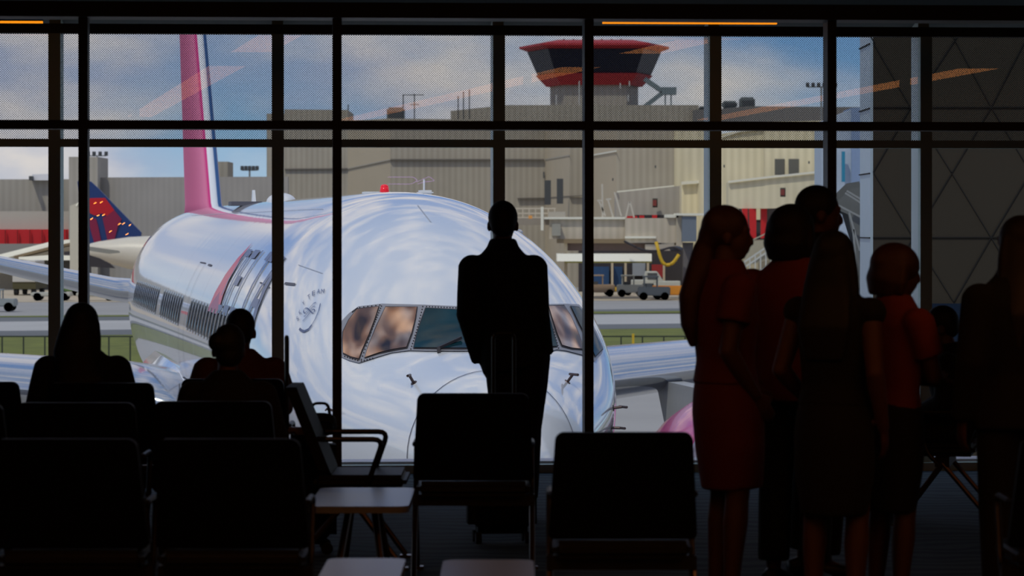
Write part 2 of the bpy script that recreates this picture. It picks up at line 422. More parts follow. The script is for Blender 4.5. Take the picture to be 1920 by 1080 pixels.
def patch(name, poly, m, off, parent=fuselage, step=9.0, cond=None):
    """thin panel lying on the skin inside a closed outline"""
    pts = []
    for i in range(len(poly)):
        a = Vector(poly[i]); b = Vector(poly[(i+1) % len(poly)]); n = max(1, int((b-a).length / step))
        for k in range(n): pts.append(a + (b-a) * (k/n))
    nb = len(pts); xs = [p.x for p in pts]; ys = [p.y for p in pts]
    y = min(ys) + step*.5
    def inside(q):
        c = False
        for i in range(nb):
            a, b = pts[i], pts[i-1]
            if (a.y > q.y) != (b.y > q.y) and q.x < (b.x-a.x)*(q.y-a.y)/(b.y-a.y)+a.x: c = not c
        return c
    extra = []
    while y < max(ys):
        x = min(xs) + step*.5
        while x < max(xs):
            q = Vector((x, y))
            if inside(q) and min((q-p).length for p in pts) > step*.4: extra.append(q)
            x += step
        y += step
    r = geometry.delaunay_2d_cdt(pts + extra, [], [list(range(nb))], 1, 1e-5)
    bm = bmesh.new(); vs = []
    for v in r[0]:
        c = cast(v.x, v.y, off); vs.append(bm.verts.new(c) if c else None)
    for f in r[2]:
        if all(vs[i] is not None for i in f): bm.faces.new([vs[i] for i in f])
    bmesh.ops.delete(bm, geom=[v for v in bm.verts if not v.link_faces], context='VERTS')
    return finish(name, bm, m, parent, smooth=True)
def stripe(bm, line, w, off, step=4.0, closed=False):
    """thin painted or sealed line on the skin, w metres wide"""
    pts = []
    L = line + ([line[0]] if closed else [])
    for i in range(len(L)-1):
        a, b = Vector(L[i]), Vector(L[i+1]); n = max(1, int((b-a).length/step))
        for k in range(n): pts.append(a + (b-a)*k/n)
    pts.append(Vector(L[-1]))
    c3 = [cast(p.x, p.y, off) for p in pts]; c3 = [c for c in c3 if c is not None]
    q = [c3[0]]
    for c in c3[1:]:
        if (c - q[-1]).length > w*.3: q.append(c)
    ribbon(bm, q, w)
def surf_n(p):
    loc, n, i, d = bvh.find_nearest(p)
    return n if n.dot(Vector((p.x, 0, p.z))) > 0 or abs(n.y) > .8 else -n
def ribbon(bm, q, w):
    pr = None
    for i, c in enumerate(q):
        t = (q[min(i+1, len(q)-1)] - q[max(i-1, 0)])
        if t.length < 1e-7: continue
        s = surf_n(c).cross(t.normalized()).normalized() * (w/2 if not isinstance(w, (list, tuple)) else w[min(i, len(w)-1)]/2)
        cur = (bm.verts.new(c - s), bm.verts.new(c + s))
        if pr: bm.faces.new((pr[0], pr[1], cur[1], cur[0]))
        pr = cur
# --- cockpit glazing
frame_m = mat('window_frame_metal', (0.34, 0.34, 0.37), 0.35, metal=0.5, scale=30)
bronze = mat('bronze_reflection_pane', (0.30, 0.15, 0.09), 0.12, metal=0.85, spec=0.8, var=0.5, scale=3.0, coat=.3)
def paint_pane_reflections():  # streaky colour ramp paints bronze reflections onto the side panes
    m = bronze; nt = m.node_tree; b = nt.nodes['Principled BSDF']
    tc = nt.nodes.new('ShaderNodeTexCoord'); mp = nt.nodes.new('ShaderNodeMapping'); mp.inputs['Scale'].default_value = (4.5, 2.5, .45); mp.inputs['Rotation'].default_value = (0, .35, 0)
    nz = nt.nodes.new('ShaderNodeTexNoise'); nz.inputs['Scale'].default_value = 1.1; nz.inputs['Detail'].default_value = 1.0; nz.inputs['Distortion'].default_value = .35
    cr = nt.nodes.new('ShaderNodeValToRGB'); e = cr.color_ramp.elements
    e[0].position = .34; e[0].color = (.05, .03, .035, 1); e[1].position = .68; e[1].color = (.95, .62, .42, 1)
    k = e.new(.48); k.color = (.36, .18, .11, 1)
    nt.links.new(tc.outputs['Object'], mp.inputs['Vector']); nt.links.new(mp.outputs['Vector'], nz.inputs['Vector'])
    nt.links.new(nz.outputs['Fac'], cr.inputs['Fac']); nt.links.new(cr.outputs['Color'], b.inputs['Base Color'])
paint_pane_reflections()
teal = mat('dark_teal_pane', (0.006, 0.035, 0.050), 0.10, spec=0.12, var=.7, scale=2.5)
seal = mat('black_window_seal', (0.02, 0.015, 0.02), 0.5)
outer = [(641,604),(655,589),(673,576),(717,571),(795,573),(862,576),(910,577),(958,576),(1023,572),(1060,571),(1084,572),(1100,590),(1118,625),(1130,652),(1127,664),(1114,679),
         (1096,668),(1060,659),(1043,657),(1030,660),(910,660),(800,660),(768,659),(735,663),(705,672),(674,682),(655,677),(638,669),(633,655),(633,625)]
cock = patch('cockpit_frame', outer, frame_m, .012, parent=plane, step=8)
P_ = {'rear_l': [(645,640),(646,624),(656,603),(671,583),(690,580),(711,578),(704,600),(693,630),(680,660),(675,675),(660,671),(646,664)],
 'mid_l': [(724,579),(782,579),(779,600),(772,628),(763,654),(738,658),(712,664),(686,673),(693,650),(708,614)],
 'front_l': [(799,581),(850,584),(904,585),(904,656),(860,656),(777,655),(782,632),(790,606)],
 'front_r': [(916,585),(970,584),(1021,581),(1030,606),(1037,632),(1043,652),(960,656),(916,656)],
 'mid_r': [(1027,577),(1056,576),(1068,596),(1082,628),(1093,657),(1070,655),(1052,650),(1042,625),(1034,600)],
 'rear_r': [(1068,577),(1084,579),(1095,592),(1112,625),(1127,655),(1113,670),(1100,640),(1084,610)]}
for nm, poly in P_.items():
    c = Vector((sum(p[0] for p in poly)/len(poly), sum(p[1] for p in poly)/len(poly)))
    big = [tuple(c + (Vector(p)-c) * (1 + 2.2/max((Vector(p)-c).length, 1))) for p in poly]
    s_ = patch('window_seal', big, seal, .018, cock, step=8)
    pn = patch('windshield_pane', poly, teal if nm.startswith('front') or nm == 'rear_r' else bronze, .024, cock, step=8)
    if nm.startswith('front'): pn['label'] = 'dark teal front windshield pane'
    elif nm != 'rear_r': pn['label'] = 'side cockpit pane with painted bronze reflections'
rbm = bmesh.new(); rbm.from_mesh(cock.data); nface = len(rbm.faces)
def rivets(line, n):
    bm = rbm
    for i in range(n):
        u = i/(n-1)*(len(line)-1); k = min(int(u), len(line)-2); a = Vector(line[k]); b = Vector(line[k+1]); p = a+(b-a)*(u-k)
        c = cast(p.x, p.y, .016)
        if c: bmesh.ops.create_icosphere(bm, subdivisions=1, radius=.007, matrix=Matrix.Translation(c))
for ln, n in (([(662,587),(672,579),(713,574)], 12), ([(716,576),(700,616),(679,676)], 20), ([(793,577),(783,618),(771,657)], 16), ([(800,577),(860,580)], 12),
              ([(679,679),(700,674)], 5), ([(648,670),(672,678)], 6), ([(1046,655),(1036,620)], 8)):
    rivets(ln, n)
rbm.faces.ensure_lookup_table()
for i_ in range(nface, len(rbm.faces)): rbm.faces[i_].material_index = 1
rbm.to_mesh(cock.data); rbm.free(); cock.data.materials.append(seal)
for x0 in (835, 985):
    wip = bmesh.new()
    a, b = cast(x0-12, 658, .03), cast(x0+30, 642, .05)
    bar(wip, a, b, .025); bar(wip, cast(x0-12, 662, .0), a, .03)
    finish('wiper', wip, seal, cock)
# --- radome, doors, seams
ln_m = mat('panel_seam', (0.10, 0.10, 0.13), .6)
bm = bmesh.new()
ring = [(922 + 158*math.cos(R(a)), 858 - 163*math.sin(R(a))) for a in range(-55, 236, 6)]
stripe(bm, ring, .012, .006); finish('radome_seam', bm, ln_m, fuselage)
def door(t0, t1, p0, p1, nm='passenger_door', w=.02):
    bm = bmesh.new(); r = .08
    path = []
    for (ta, pa, tb, pb) in ((t0, p0, t1, p0), (t1, p0, t1, p1), (t1, p1, t0, p1), (t0, p1, t0, p0)):
        for k in range(12): path.append(fpt(ta+(tb-ta)*k/12, pa+(pb-pa)*k/12, .008))
    path.append(path[0]); ribbon(bm, path, w); return finish(nm, bm, ln_m, fuselage)
door(6.1, 6.95, R(180-30), R(180+33)); door(6.1, 6.95, R(30), R(-33)); door(15.6, 16.6, R(180-33), R(180+15))
for lnp in ([(535,532),(554,534)], [(391,497),(397,498)]):
    bm = bmesh.new(); stripe(bm, lnp, .03, .01); finish('door_gutter', bm, ln_m, fuselage)
bm = bmesh.new()
stripe(bm, [(560,497),(605,513)], .009, .006); stripe(bm, [(783,385),(808,417)], .010, .006)
ribbon(bm, [fpt(8+.7*k, R(116), .006) for k in range(32)], .012)
for tt in (9.2, 13.5, 19, 25): ribbon(bm, [fpt(tt, R(90+4*k), .006) for k in range(26)], .008)
finish('skin_lap_lines', bm, mat('faint_seam', (.38,.42,.5), .4), fuselage)
# --- cabin windows with dark panes
wf = mat('cabin_window_rim', (.55,.58,.62), .3, metal=.6); wp = mat('cabin_window_pane', (.02,.02,.03), .1)
base = None
def cabin_win(side):
    bm = bmesh.new(); bmp = bmesh.new()
    for (b_, hw, hh, off) in ((bm, .165, .225, .010), (bmp, .125, .185, .016)):
        vs = []
        for k in range(16):
            a = 2*PI*k/16; u = hw*math.copysign(abs(math.cos(a))**.6, math.cos(a)); v = hh*math.copysign(abs(math.sin(a))**.6, math.sin(a))
            ph = math.asin(min(1, (.46+v-.05)/2.02)); p = fpt(15, ph if side > 0 else PI-ph, off); vs.append(b_.verts.new((p.x, u, p.z)))
        b_.faces.new(vs)
    o = finish('cabin_window', bm, wf, None); finish('cabin_pane', bmp, wp, o); return o
for side in (-1, 1):
    proto = cabin_win(side); first = True
    for i in range(42):
        t = 8.3 + .51*i
        if 15.3 < t < 16.9 or 21.4 < t < 22.2: continue
        o = proto if first else copy_tree(proto); first = False
        o.parent = plane; o.location = (0, t, 0)
# --- DELTA title and widget, wrapped on the skin
navy = mat('navy_title_paint', (.07,.10,.22), .3); red = mat('red_emblem_paint', (.62,.03,.08), .3); dkred = mat('dark_red_emblem_paint', (.36,.02,.10), .3)
def wrap(bm, side, t0, tlen, ph0, ph1, W, H, shear=0.0):
    """u in 0..W runs toward the nose on the starboard side, v in 0..H runs up the skin"""
    bmesh.ops.triangulate(bm, faces=bm.faces)
    for _ in range(2): bmesh.ops.subdivide_edges(bm, edges=[e for e in bm.edges if e.calc_length() > H*.18], cuts=1)
    bmesh.ops.triangulate(bm, faces=bm.faces)
    for v in bm.verts:
        u, h = v.co.x, v.co.y
        t = t0 - tlen*(u/W) - shear*(h/H); ph = ph0 + (ph1-ph0)*h/H
        v.co = fpt(t, PI-ph if side < 0 else ph, .014)
def textmesh(s, space=1.0):
    cu = bpy.data.curves.new('t', 'FONT'); cu.body = s; cu.size = 1.0; cu.space_character = space; cu.resolution_u = 3
    o = bpy.data.objects.new('t', cu); COL.objects.link(o)
    dg = bpy.context.evaluated_depsgraph_get(); me = bpy.data.meshes.new_from_object(o.evaluated_get(dg))
    bm = bmesh.new(); bm.from_mesh(me); bpy.data.objects.remove(o); bpy.data.curves.remove(cu); bpy.data.meshes.remove(me)
    x0 = min(v.co.x for v in bm.verts); x1 = max(v.co.x for v in bm.verts); y0 = min(v.co.y for v in bm.verts); y1 = max(v.co.y for v in bm.verts)
    for v in bm.verts: v.co.x -= x0; v.co.y -= y0
    return bm, x1-x0, y1-y0
# letters drawn with heavy uprights and thin arms
GL = {'D': ([(0,0,.13,1),(.13,0,.6,.12),(.13,.88,.6,1),(.60,.05,.75,.95)],), 'E': ([(0,0,.13,1),(.13,0,.7,.14),(.13,.43,.6,.57),(.13,.86,.7,1)],),
      'L': ([(0,0,.13,1),(.13,0,.68,.14)],), 'T': ([(.32,0,.46,1),(0,.86,.32,1),(.46,.86,.78,1)],)}
x = 0; bm = bmesh.new()
for ch in 'DELTA':
    if ch == 'A':
        for q in (((0,0),(.16,0),(.50,1),(.38,1)), ((.62,0),(.86,0),(.56,1),(.38,1)), ((.2,.24),(.66,.24),(.62,.36),(.24,.36))):
            bm.faces.new([bm.verts.new((x+a, b, 0)) for a, b in q])
        x += 1.0; continue
    for (a, b, c, d) in GL[ch][0]: bm.faces.new([bm.verts.new(v) for v in ((x+a,b,0),(x+c,b,0),(x+c,d,0),(x+a,d,0))])
    x += .95
wrap(bm, -1, 10.6, 4.7, R(16), R(41), x, 1.0); tg = finish('airline_title', bm, navy, fuselage, smooth=True); tg['label'] = 'navy airline title lettering'
bm = bmesh.new()
for q in (((0,0),(.5,.28),(.5,1)), ((1,0),(.5,1),(.5,.28))): bm.faces.new([bm.verts.new((a, b, 0)) for a, b in q])
wrap(bm, -1, 11.9, 1.7, R(15.5), R(44), 1, 1, .2); finish('emblem', bm, red, fuselage, smooth=True)['label'] = 'red triangular emblem'
bm = bmesh.new(); bm.faces.new([bm.verts.new((a, b, 0)) for a, b in ((0,0),(1,0),(.5,.28))])
wrap(bm, -1, 11.9, 1.7, R(15.5), R(44), 1, 1, .2); finish('emblem_base', bm, dkred, fuselage, smooth=True)
# --- round alliance mark near the door
bm = bmesh.new()
stripe(bm, [(594,568),(589,570),(584,576),(578,584),(573,588),(570.5,586),(571,582),(574,579),(578,579),(583,584),(587,588),(590.5,586),(591.5,583),(590,581),(586.5,582),(582,588),(576,596),(569,603)], .011, .012, 2)
stripe(bm, [(592,575),(588,576),(584,581),(578,588),(574,593),(571,594)], .010, .012, 2)
stripe(bm, [(602,570),(599,583),(592,600),(585,612)], .010, .012, 2); stripe(bm, [(586,610),(580,618),(572,622),(567,621),(563,617)], .026, .012, 2)
for ch, (lx, ly), s, ang in (('S',(560,604),7,65),('K',(564,592),7,58),('Y',(570,575),7,50),('T',(579,564),8,38),('E',(586.5,556),8,22),('A',(595,552),8,12),('M',(602.5,551.5),8,5)):
    tb, W, H = textmesh(ch); 
    for _ in range(1): bmesh.ops.triangulate(tb, faces=tb.faces)
    vm = {}
    ca, sa = math.cos(R(ang)), math.sin(R(ang))
    for v in tb.verts:
        u = (v.co.x/max(W, .3) - .0)*s*.75 + v.co.y/H*s*.25; h = v.co.y/H*s
        c = cast(lx + u*ca - h*sa*.6, ly - u*sa - h*(.4+.6*ca), .012); vm[v] = bm.verts.new(c)
    for f in tb.faces: bm.faces.new([vm[v] for v in f.verts])
    tb.free()
finish('alliance_mark', bm, navy, fuselage)['label'] = 'small navy circular alliance mark'
# --- probes, antennas, beacon
pm = mat('probe_metal', (.10,.07,.07), .4, metal=.6)
def probe(px, py, qx, qy, L=.10):
    a = cast(px, py, 0.0); n = surf_n(a); b = a + n*.09
    bm = bmesh.new(); tubeline(bm, [a, b], .014); d = Vector((math.copysign(.03, a.x), -L, 0)); tubeline(bm, [b - d*.6, b + d], .013)
    bmesh.ops.create_cone(bm, cap_ends=True, segments=12, radius1=.035, radius2=.03, depth=.012, matrix=Matrix.Translation(a) @ n.to_track_quat('Z','Y').to_matrix().to_4x4())
    finish('pitot_probe', bm, pm, fuselage)
probe(776, 718, 0, 0); probe(1064, 716, 0, 0); probe(1150, 765, 0, 0, .08); probe(1146, 802, 0, 0, .08)
a = cast(630, 771, 0) ; bm = bmesh.new(); n = surf_n(a); tubeline(bm, [a, a+n*.1], .012); tubeline(bm, [a+n*.1, a+n*.1+Vector((0,.12,-.02))], .01); finish('angle_of_attack_vane', bm, pm, fuselage)
def onback(t, w=0.0): 
    hw, zt, zb, zc = fus(t); return Vector((w, t, zt - .01))
white = mat('white_fairing', (.8,.82,.85), .3)
bm = bmesh.new(); p = onback(10.2, .15); bmesh.ops.create_cone(bm, cap_ends=True, segments=20, radius1=.06, radius2=.05, depth=.08, matrix=Matrix.Translation(p+Vector((0,0,.05)))); ell(bm, p+Vector((0,0,.09)), (.05,.05,.03))
fb = finish('beacon_light', bm, mat('red_beacon', (.75,.01,.03), .2, emit=(1,.02,.03), estr=.25), fuselage, smooth=True); fb['label'] = 'red beacon light on the crown'
bm = bmesh.new(); box(bm, -.14, .04, 9.8, 10.1, 2.06, 2.085)
finish('antenna_plate', bm, white, fuselage)
bm = bmesh.new(); box(bm, .30, .46, 8.2, 8.5, 2.03, 2.085); bmesh.ops.bevel(bm, geom=bm.edges[:], offset=.02, segments=2, affect='EDGES'); finish('antenna_plate', bm, white, fuselage)
bm = bmesh.new(); ell(bm, onback(22.5, .0) + Vector((.1,0,.0)), (.24, .6, .15)); finish('antenna_dome', bm, white, fuselage, smooth=True)
bm = bmesh.new(); box(bm, -.7, -.2, 22.6, 23.2, 2.0, 2.07); finish('antenna_plate', bm, ln_m, fuselage)
bm = bmesh.new(); p = onback(29.5, .3)
vs = [(-.04,0,-.1),(.04,0,-.1),(.04,.3,-.1),(-.04,.3,-.1),(-.02,.12,.28),(.02,.12,.28),(.02,.3,.28),(-.02,.3,.28)]
V = [bm.verts.new(p+Vector(v)) for v in vs]
for f in ((0,3,2,1),(4,5,6,7),(0,1,5,4),(1,2,6,5),(2,3,7,6),(3,0,4,7)): bm.faces.new([V[i] for i in f])
finish('blade_antenna', bm, white, fuselage)
bm = bmesh.new(); p = onback(8.9, .45); tubeline(bm, [p-Vector((0,0,.05)), p+Vector((0,0,.16))], .012); finish('whip_antenna', bm, white, fuselage)
# --- aerofoils
def foil(bm, secs, n=14):
    """secs: (centre of leading edge, chord, thickness, spanwise axis up vector flag)"""
    rings = []
    for (le, chord, th, up) in secs:
        le = Vector(le); r = []
        for k in range(2*n):
            a = PI*k/n; u = .5*(1-math.cos(a)); yt = 5*th*(.2969*math.sqrt(u)-.126*u-.3516*u*u+.2843*u**3-.1015*u**4)
            yt = yt if k <= n else -yt
            off = Vector((0, u*chord, yt)) if up == 'z' else Vector((yt, u*chord, 0))
            r.append(bm.verts.new(le + off))
        rings.append(r)
    for i in range(len(rings)-1):
        for k in range(2*n): bm.faces.new((rings[i][k], rings[i][(k+1)%(2*n)], rings[i+1][(k+1)%(2*n)], rings[i+1][k]))
    bm.faces.new(rings[0]); bm.faces.new(rings[-1][::-1])
def wing_mat():
    m = mat('polished_leading_edge', (.55,.58,.62), .16, metal=.9, coat=.4); return m
def livery(name):
    """fin paint: red and pink fields with a navy and white front, by position"""
    m = mat(name, (.75,.8,.85), .8, spec=.1); nt = m.node_tree; b = nt.nodes['Principled BSDF']
    tc = nt.nodes.new('ShaderNodeTexCoord'); sp = nt.nodes.new('ShaderNodeSeparateXYZ'); nt.links.new(tc.outputs['Object'], sp.inputs[0])
    cr = nt.nodes.new('ShaderNodeValToRGB'); cr.color_ramp.interpolation = 'EASE'; e = cr.color_ramp.elements
    d = nt.nodes.new('ShaderNodeMath'); d.operation = 'MULTIPLY_ADD'; d.inputs[1].default_value = 1.6; d.inputs[2].default_value = .5
    nt.links.new(sp.outputs['X'], d.inputs[0])
    e[0].position = .0; e[0].color = (.66,.16,.30,1); e[1].position = 1; e[1].color = (.55,.40,.55,1)
    for p, c in ((.30, (.74,.22,.38,1)), (.40, (.62,.03,.22,1)), (.45, (.80,.84,.9,1)), (.62, (.80,.84,.9,1)), (.68, (.06,.17,.42,1)), (.80, (.10,.22,.45,1)), (.86, (.60,.50,.62,1))): k = e.new(p); k.color = c
    nt.links.new(d.outputs[0], cr.inputs['Fac']); nt.links.new(cr.outputs['Color'], b.inputs['Base Color']); return m
bm = bmesh.new(); foil(bm, [((0, 34.6, 1.85), 9.6, .085, 'x'), ((0, 35.5, 2.15), 8.3, .075, 'x'), ((0, 39.8, 6.1), 5.6, .062, 'x'), ((0, 43.5, 9.6), 3.2, .05, 'x')])
for v in bm.verts: v.co.x *= 8.0 if True else 1
for v in bm.verts: v.co.x *= 1.0
fin = finish('tail_fin', bm, livery('fin_livery'), plane, smooth=True); fin['label'] = 'pink and white vertical tail fin'
wm = wing_mat(); magenta = mat('magenta_paint', (.55,.01,.20), .25, coat=.6)
for s in (-1, 1):
    bm = bmesh.new(); foil(bm, [((s*1.6, 15.3, -1.0), 8.5, 1.1, 'z'), ((s*2.6, 16.6, -.80), 7.2, .92, 'z'), ((s*4.9, 17.9, -.62), 6.0, .80, 'z'), ((s*7.5, 19.3, -.42), 5.0, .66, 'z'), ((s*12, 21.8, .0), 3.6, .38, 'z'), ((s*19, 25.6, .7), 1.8, .2, 'z')])
    wg = finish('wing', bm, wm, plane, smooth=True)
    bm = bmesh.new(); foil(bm, [((s*.9, 36.2, .25), 4.6, .55, 'z'), ((s*1.9, 37.4, .33), 4.1, .50, 'z'), ((s*4.3, 39.4, .85), 3.0, .36, 'z'), ((s*7.6, 42.0, 1.5), 1.7, .2, 'z')])
    finish('horizontal_stabilizer', bm, wm, plane, smooth=True)
    # engine
    ex, et, ez = s*5.72, 12.6, -1.95
    en = bpy.data.objects.new('engine', None); COL.objects.link(en); en.parent = plane; en.location = (ex, et, ez)
    bm = bmesh.new()
    prof = [(.35,1.02),(.12,1.06),(0,1.14),(.02,1.22),(.12,1.27),(.4,1.31),(1.2,1.34),(2.2,1.30),(3.2,1.12),(3.7,.98)]
    NN = 48; rr = [[bm.verts.new((r*math.cos(2*PI*k/NN), t, r*math.sin(2*PI*k/NN))) for k in range(NN)] for t, r in prof]
    for i in range(len(rr)-1):
        for k in range(NN): bm.faces.new((rr[i][k], rr[i][(k+1)%NN], rr[i+1][(k+1)%NN], rr[i+1][k]))
    cw = finish('cowling', bm, magenta, en, smooth=True); cw['label'] = 'magenta engine cowling'
    bm = bmesh.new(); prof2 = [(.34,1.03),(.12,1.065),(-.01,1.14),(.01,1.225),(.11,1.275),(.18,1.285)]
    rr = [[bm.verts.new((r*1.004*math.cos(2*PI*k/NN), t-.004, r*1.004*math.sin(2*PI*k/NN))) for k in range(NN)] for t, r in prof2]
    for i in range(len(rr)-1):
        for k in range(NN): bm.faces.new((rr[i][k], rr[i][(k+1)%NN], rr[i+1][(k+1)%NN], rr[i+1][k]))
    finish('inlet_lip', bm, mat('polished_lip', (.8,.7,.75), .15, metal=.9), en, smooth=True)
    bm = bmesh.new()
    for k in range(22):
        M = Matrix.Translation((0, .6, 0)) @ Matrix.Rotation(2*PI*k/22, 4, 'Y') @ Matrix.Rotation(R(35), 4, 'Z')
        box(bm, -.09, .09, -.01, .01, .2, 1.03, M)
    ell(bm, (0, .5, 0), (.22, .35, .22)); finish('fan', bm, pm, en)
    bm = bmesh.new(); box(bm, -.14, .14, 1.2, 6.6, 0, 1.25)
    for v in bm.verts:
        if v.co.z > 1: v.co.y = max(v.co.y, 3.2)
        if v.co.z < .1 and v.co.y > 5: v.co.y = 5.4
    finish('pylon', bm, mat('grey_pylon', (.36,.38,.40), .4), en)
    bm = bmesh.new(); box(bm, -.04, .04, .9, 1.9, 1.25, 1.55, Matrix.Rotation(R(-s*20), 4, 'Y'));  finish('strake', bm, white, en)
bm = bmesh.new()
loft(bm, [(0,12.5,-1.3),(0,14.5,-1.15),(0,18,-1.05),(0,23,-1.05),(0,26,-1.2),(0,27.5,-1.4)], [(1.3,.6),(2.0,1.0),(2.3,1.25),(2.3,1.25),(2.0,1.0),(1.3,.5)], n=40)
finish('belly_fairing', bm, skin, plane, smooth=True)
tyre = mat('black_tyre', (.02,.02,.02), .9); steel = mat('gear_steel', (.45,.45,.47), .4, metal=.6)
def gear(x, t, r, name, ztop):
    bm = bmesh.new(); tubeline(bm, [(x, t, APRON+r), (x, t, ztop)], .12, 12); tubeline(bm, [(x, t, APRON+r+.4), (x, t+1.1, ztop)], .06); g = finish(name, bm, steel, plane)
    for dx in (-.35, .35):
        bm = bmesh.new(); bmesh.ops.create_cone(bm, cap_ends=True, segments=28, radius1=r, radius2=r, depth=.3, matrix=Matrix.Translation((x+dx, t, APRON+r)) @ Matrix.Rotation(PI/2, 4, 'Y'))
        bmesh.ops.bevel(bm, geom=[e for e in bm.edges if len(e.link_faces) == 2 and e.calc_face_angle(0) > 1], offset=.06, segments=2, affect='EDGES'); finish('wheel', bm, tyre, g)
gear(0, 5.2, .45, 'nose_gear', -1.8); gear(-3.6, 22, .55, 'main_gear', -.8); gear(3.6, 22, .55, 'main_gear', -.8)
# ================================================================== APRON AND BACKGROUND
YS_ = 1.0       # depth factor for a whole group of buildings
def gy(py): return F * (EYE - APRON) / (py - HY)
def ground_mat(name, c, var=.15, scale=.15):
    m = mat(name, c, .9, var=var, scale=scale); return m
def gquad(name, pts, m, z, label=None, kind='structure', cat=None):
    bm = bmesh.new(); vs = [bm.verts.new((x, y, z)) for x, y in pts]; f = bm.faces.new(vs)
    ex = bmesh.ops.extrude_face_region(bm, geom=[f])
    for v in [g for g in ex['geom'] if isinstance(g, bmesh.types.BMVert)]: v.co.z -= .02
    o = finish(name, bm, m); tag(o, label, cat, None, kind); return o
gquad('apron_ground', [(-700, -60), (700, -60), (700, 1500), (-700, 1500)], ground_mat('apron_concrete', (.33,.325,.32)), APRON)
def strip(name, pl, m, z):   # py far/near at px=0 and at px=1920
    (f0, n0), (f1, n1) = pl
    pts = []
    for px, py in ((-1500, n0 + (n0-n1)*.78), (3400, n1 + (n1-n0)*.77), (3400, f1 + (f1-f0)*.77), (-1500, f0 + (f0-f1)*.78)):
        y = gy(py); pts.append(((px-CX)/F*y, y))
    return gquad(name, pts, m, z)
strip('far_apron', ((545, 567), (543, 562)), ground_mat('tan_concrete', (.50,.42,.31)), APRON+.03)
strip('taxiway_dark_band', ((595, 604), (571, 579)), ground_mat('dark_asphalt', (.13,.14,.15)), APRON+.03)  # dark stripe of paving across the apron
strip('taxiway_surface', ((604, 622), (583, 600)), ground_mat('pale_concrete', (.42,.42,.42)), APRON+.03)
strip('service_road', ((622, 632), (601, 609)), ground_mat('dark_asphalt', (.13,.14,.15)), APRON+.05)
grass = mat('mown_grass', (.13,.15,.02), .95, var=.5, scale=.6)
tag(strip('grass_verge', ((632, 690), (609, 668)), grass, APRON+.04), 'broad strip of mown green grass behind the fence', 'grass', None, 'stuff')
tag(strip('grass_verge', ((594, 596), (579.5, 584)), grass, APRON+.06), 'thin line of grass between the two far taxiway bands', 'grass', None, 'stuff')
def thing_mesh(name, label, cat, bm, m, group=None, smooth=False):
    return tag(finish(name, bm, m, None, smooth), label, cat, group)
def px_box(bm, px0, px1, py0, py1, y, depth, M=None, ground=False):
    y = y * YS_
    a = P(px0, py0, y); b = P(px1, py1, y); z0 = APRON if ground else b.z
    return box(bm, a.x, b.x, y, y+depth, z0, a.z)
def wall(bm, p0, p1, thick=1.0):
    """p = (px, depth, py top, py bottom or None for the ground)"""
    v = []
    for (px, y, pt, pb) in (p0, p1):
        y = y * YS_
        a = P(px, pt, y); z0 = APRON if pb is None else P(px, pb, y).z
        for dy in (0, thick):
            v.append((a.x, y+dy, z0)); v.append((a.x, y+dy, a.z))
    V = [bm.verts.new(q) for q in v]  # 0 f0b 1 f0t 2 b0b 3 b0t 4 f1b 5 f1t 6 b1b 7 b1t
    for f in ((0,4,5,1),(2,3,7,6),(0,1,3,2),(4,6,7,5),(1,5,7,3),(0,2,6,4)): bm.faces.new([V[i] for i in f])
def wpart(name, segs, m, parent, thick=1.0):
    bm = bmesh.new()
    for i in range(len(segs)-1): wall(bm, segs[i], segs[i+1], thick)
    return finish(name, bm, m, parent)
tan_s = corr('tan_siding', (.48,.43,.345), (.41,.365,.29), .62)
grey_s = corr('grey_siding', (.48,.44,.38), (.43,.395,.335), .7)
sun_s = corr('painted_sunlit_siding', (.92,.82,.56), (.80,.71,.47), .62)  # sunlight on the right-hand walls is put into this colour
plain = mat('flat_tan_wall', (.50,.42,.30), .85, scale=.3); trimw = mat('cream_trim', (.80,.78,.66), .6); louv = mat('dark_louvre', (.07,.075,.08), .6)
brown = mat('brown_beam', (.22,.16,.09), .7); darkbay = mat('dark_bay', (.045,.04,.045), .9)
lit = mat('glowing_sunlit_white', (1.0,.97,.85), .6, emit=(1,.95,.75), estr=.12)  # faint emission stands in for sunlight on white roofs and canopies
redp = mat('red_panel', (.60,.012,.015), .5)
# --- long concourse at the left
t = empty('concourse_building', P(250, 560, 310), 0, 'long low grey-beige concourse building with a red band, behind the left windows', 'building')
t.location.z = APRON
def child(o, par): o.parent = par; o.matrix_parent_inverse = Matrix.Translation(par.location).inverted(); return o
child(wpart('facade', [(-700, 316, 337, 397), (131, 316, 336, 397)], grey_s, None), t)
child(wpart('facade', [(131, 312, 333, None), (540, 300, 331, None)], corr('taupe_siding', (.40,.375,.35), (.37,.35,.325), .6), None), t)
child(wpart('lower_wall', [(-900, 312, 397, 430), (132, 312, 396, 430)], mat('beige_band', (.50,.47,.40), .8), None), t)
rb = child(wpart('red_band', [(-1500, 311, 430, 458), (131, 311, 430, 457)], redp, None), t); rb['label'] = 'bright red band'
child(wpart('base_wall', [(-1500, 310, 458, None), (132, 310, 457, None)], mat('dim_base_wall', (.30,.28,.25), .9), None), t)
child(wpart('stair_tower', [(129, 309, 294, None), (183, 308, 294, None)], grey_s, None, 8), t)
child(wpart('roof_box', [(393, 309, 303, 340), (427, 309, 303, 340)], tan_s, None, 6), t)
child(wpart('roof_cover', [(60, 315, 327, 338), (95, 315, 326, 338)], mat('white_roof_cover', (.9,.9,.95), .5), None, 4), t)
child(wpart('roof_vent', [(54, 314, 330, 338), (60, 314, 330, 338)], louv, None, 3), t)
bm = bmesh.new()
for i in range(9): wall(bm, (-60+i*23, 310.5, 431, 457), (-59+i*23, 310.5, 431, 457), .3)
child(finish('band_joints', bm, mat('dark_red_joint', (.25,.01,.01), .6), None), t)
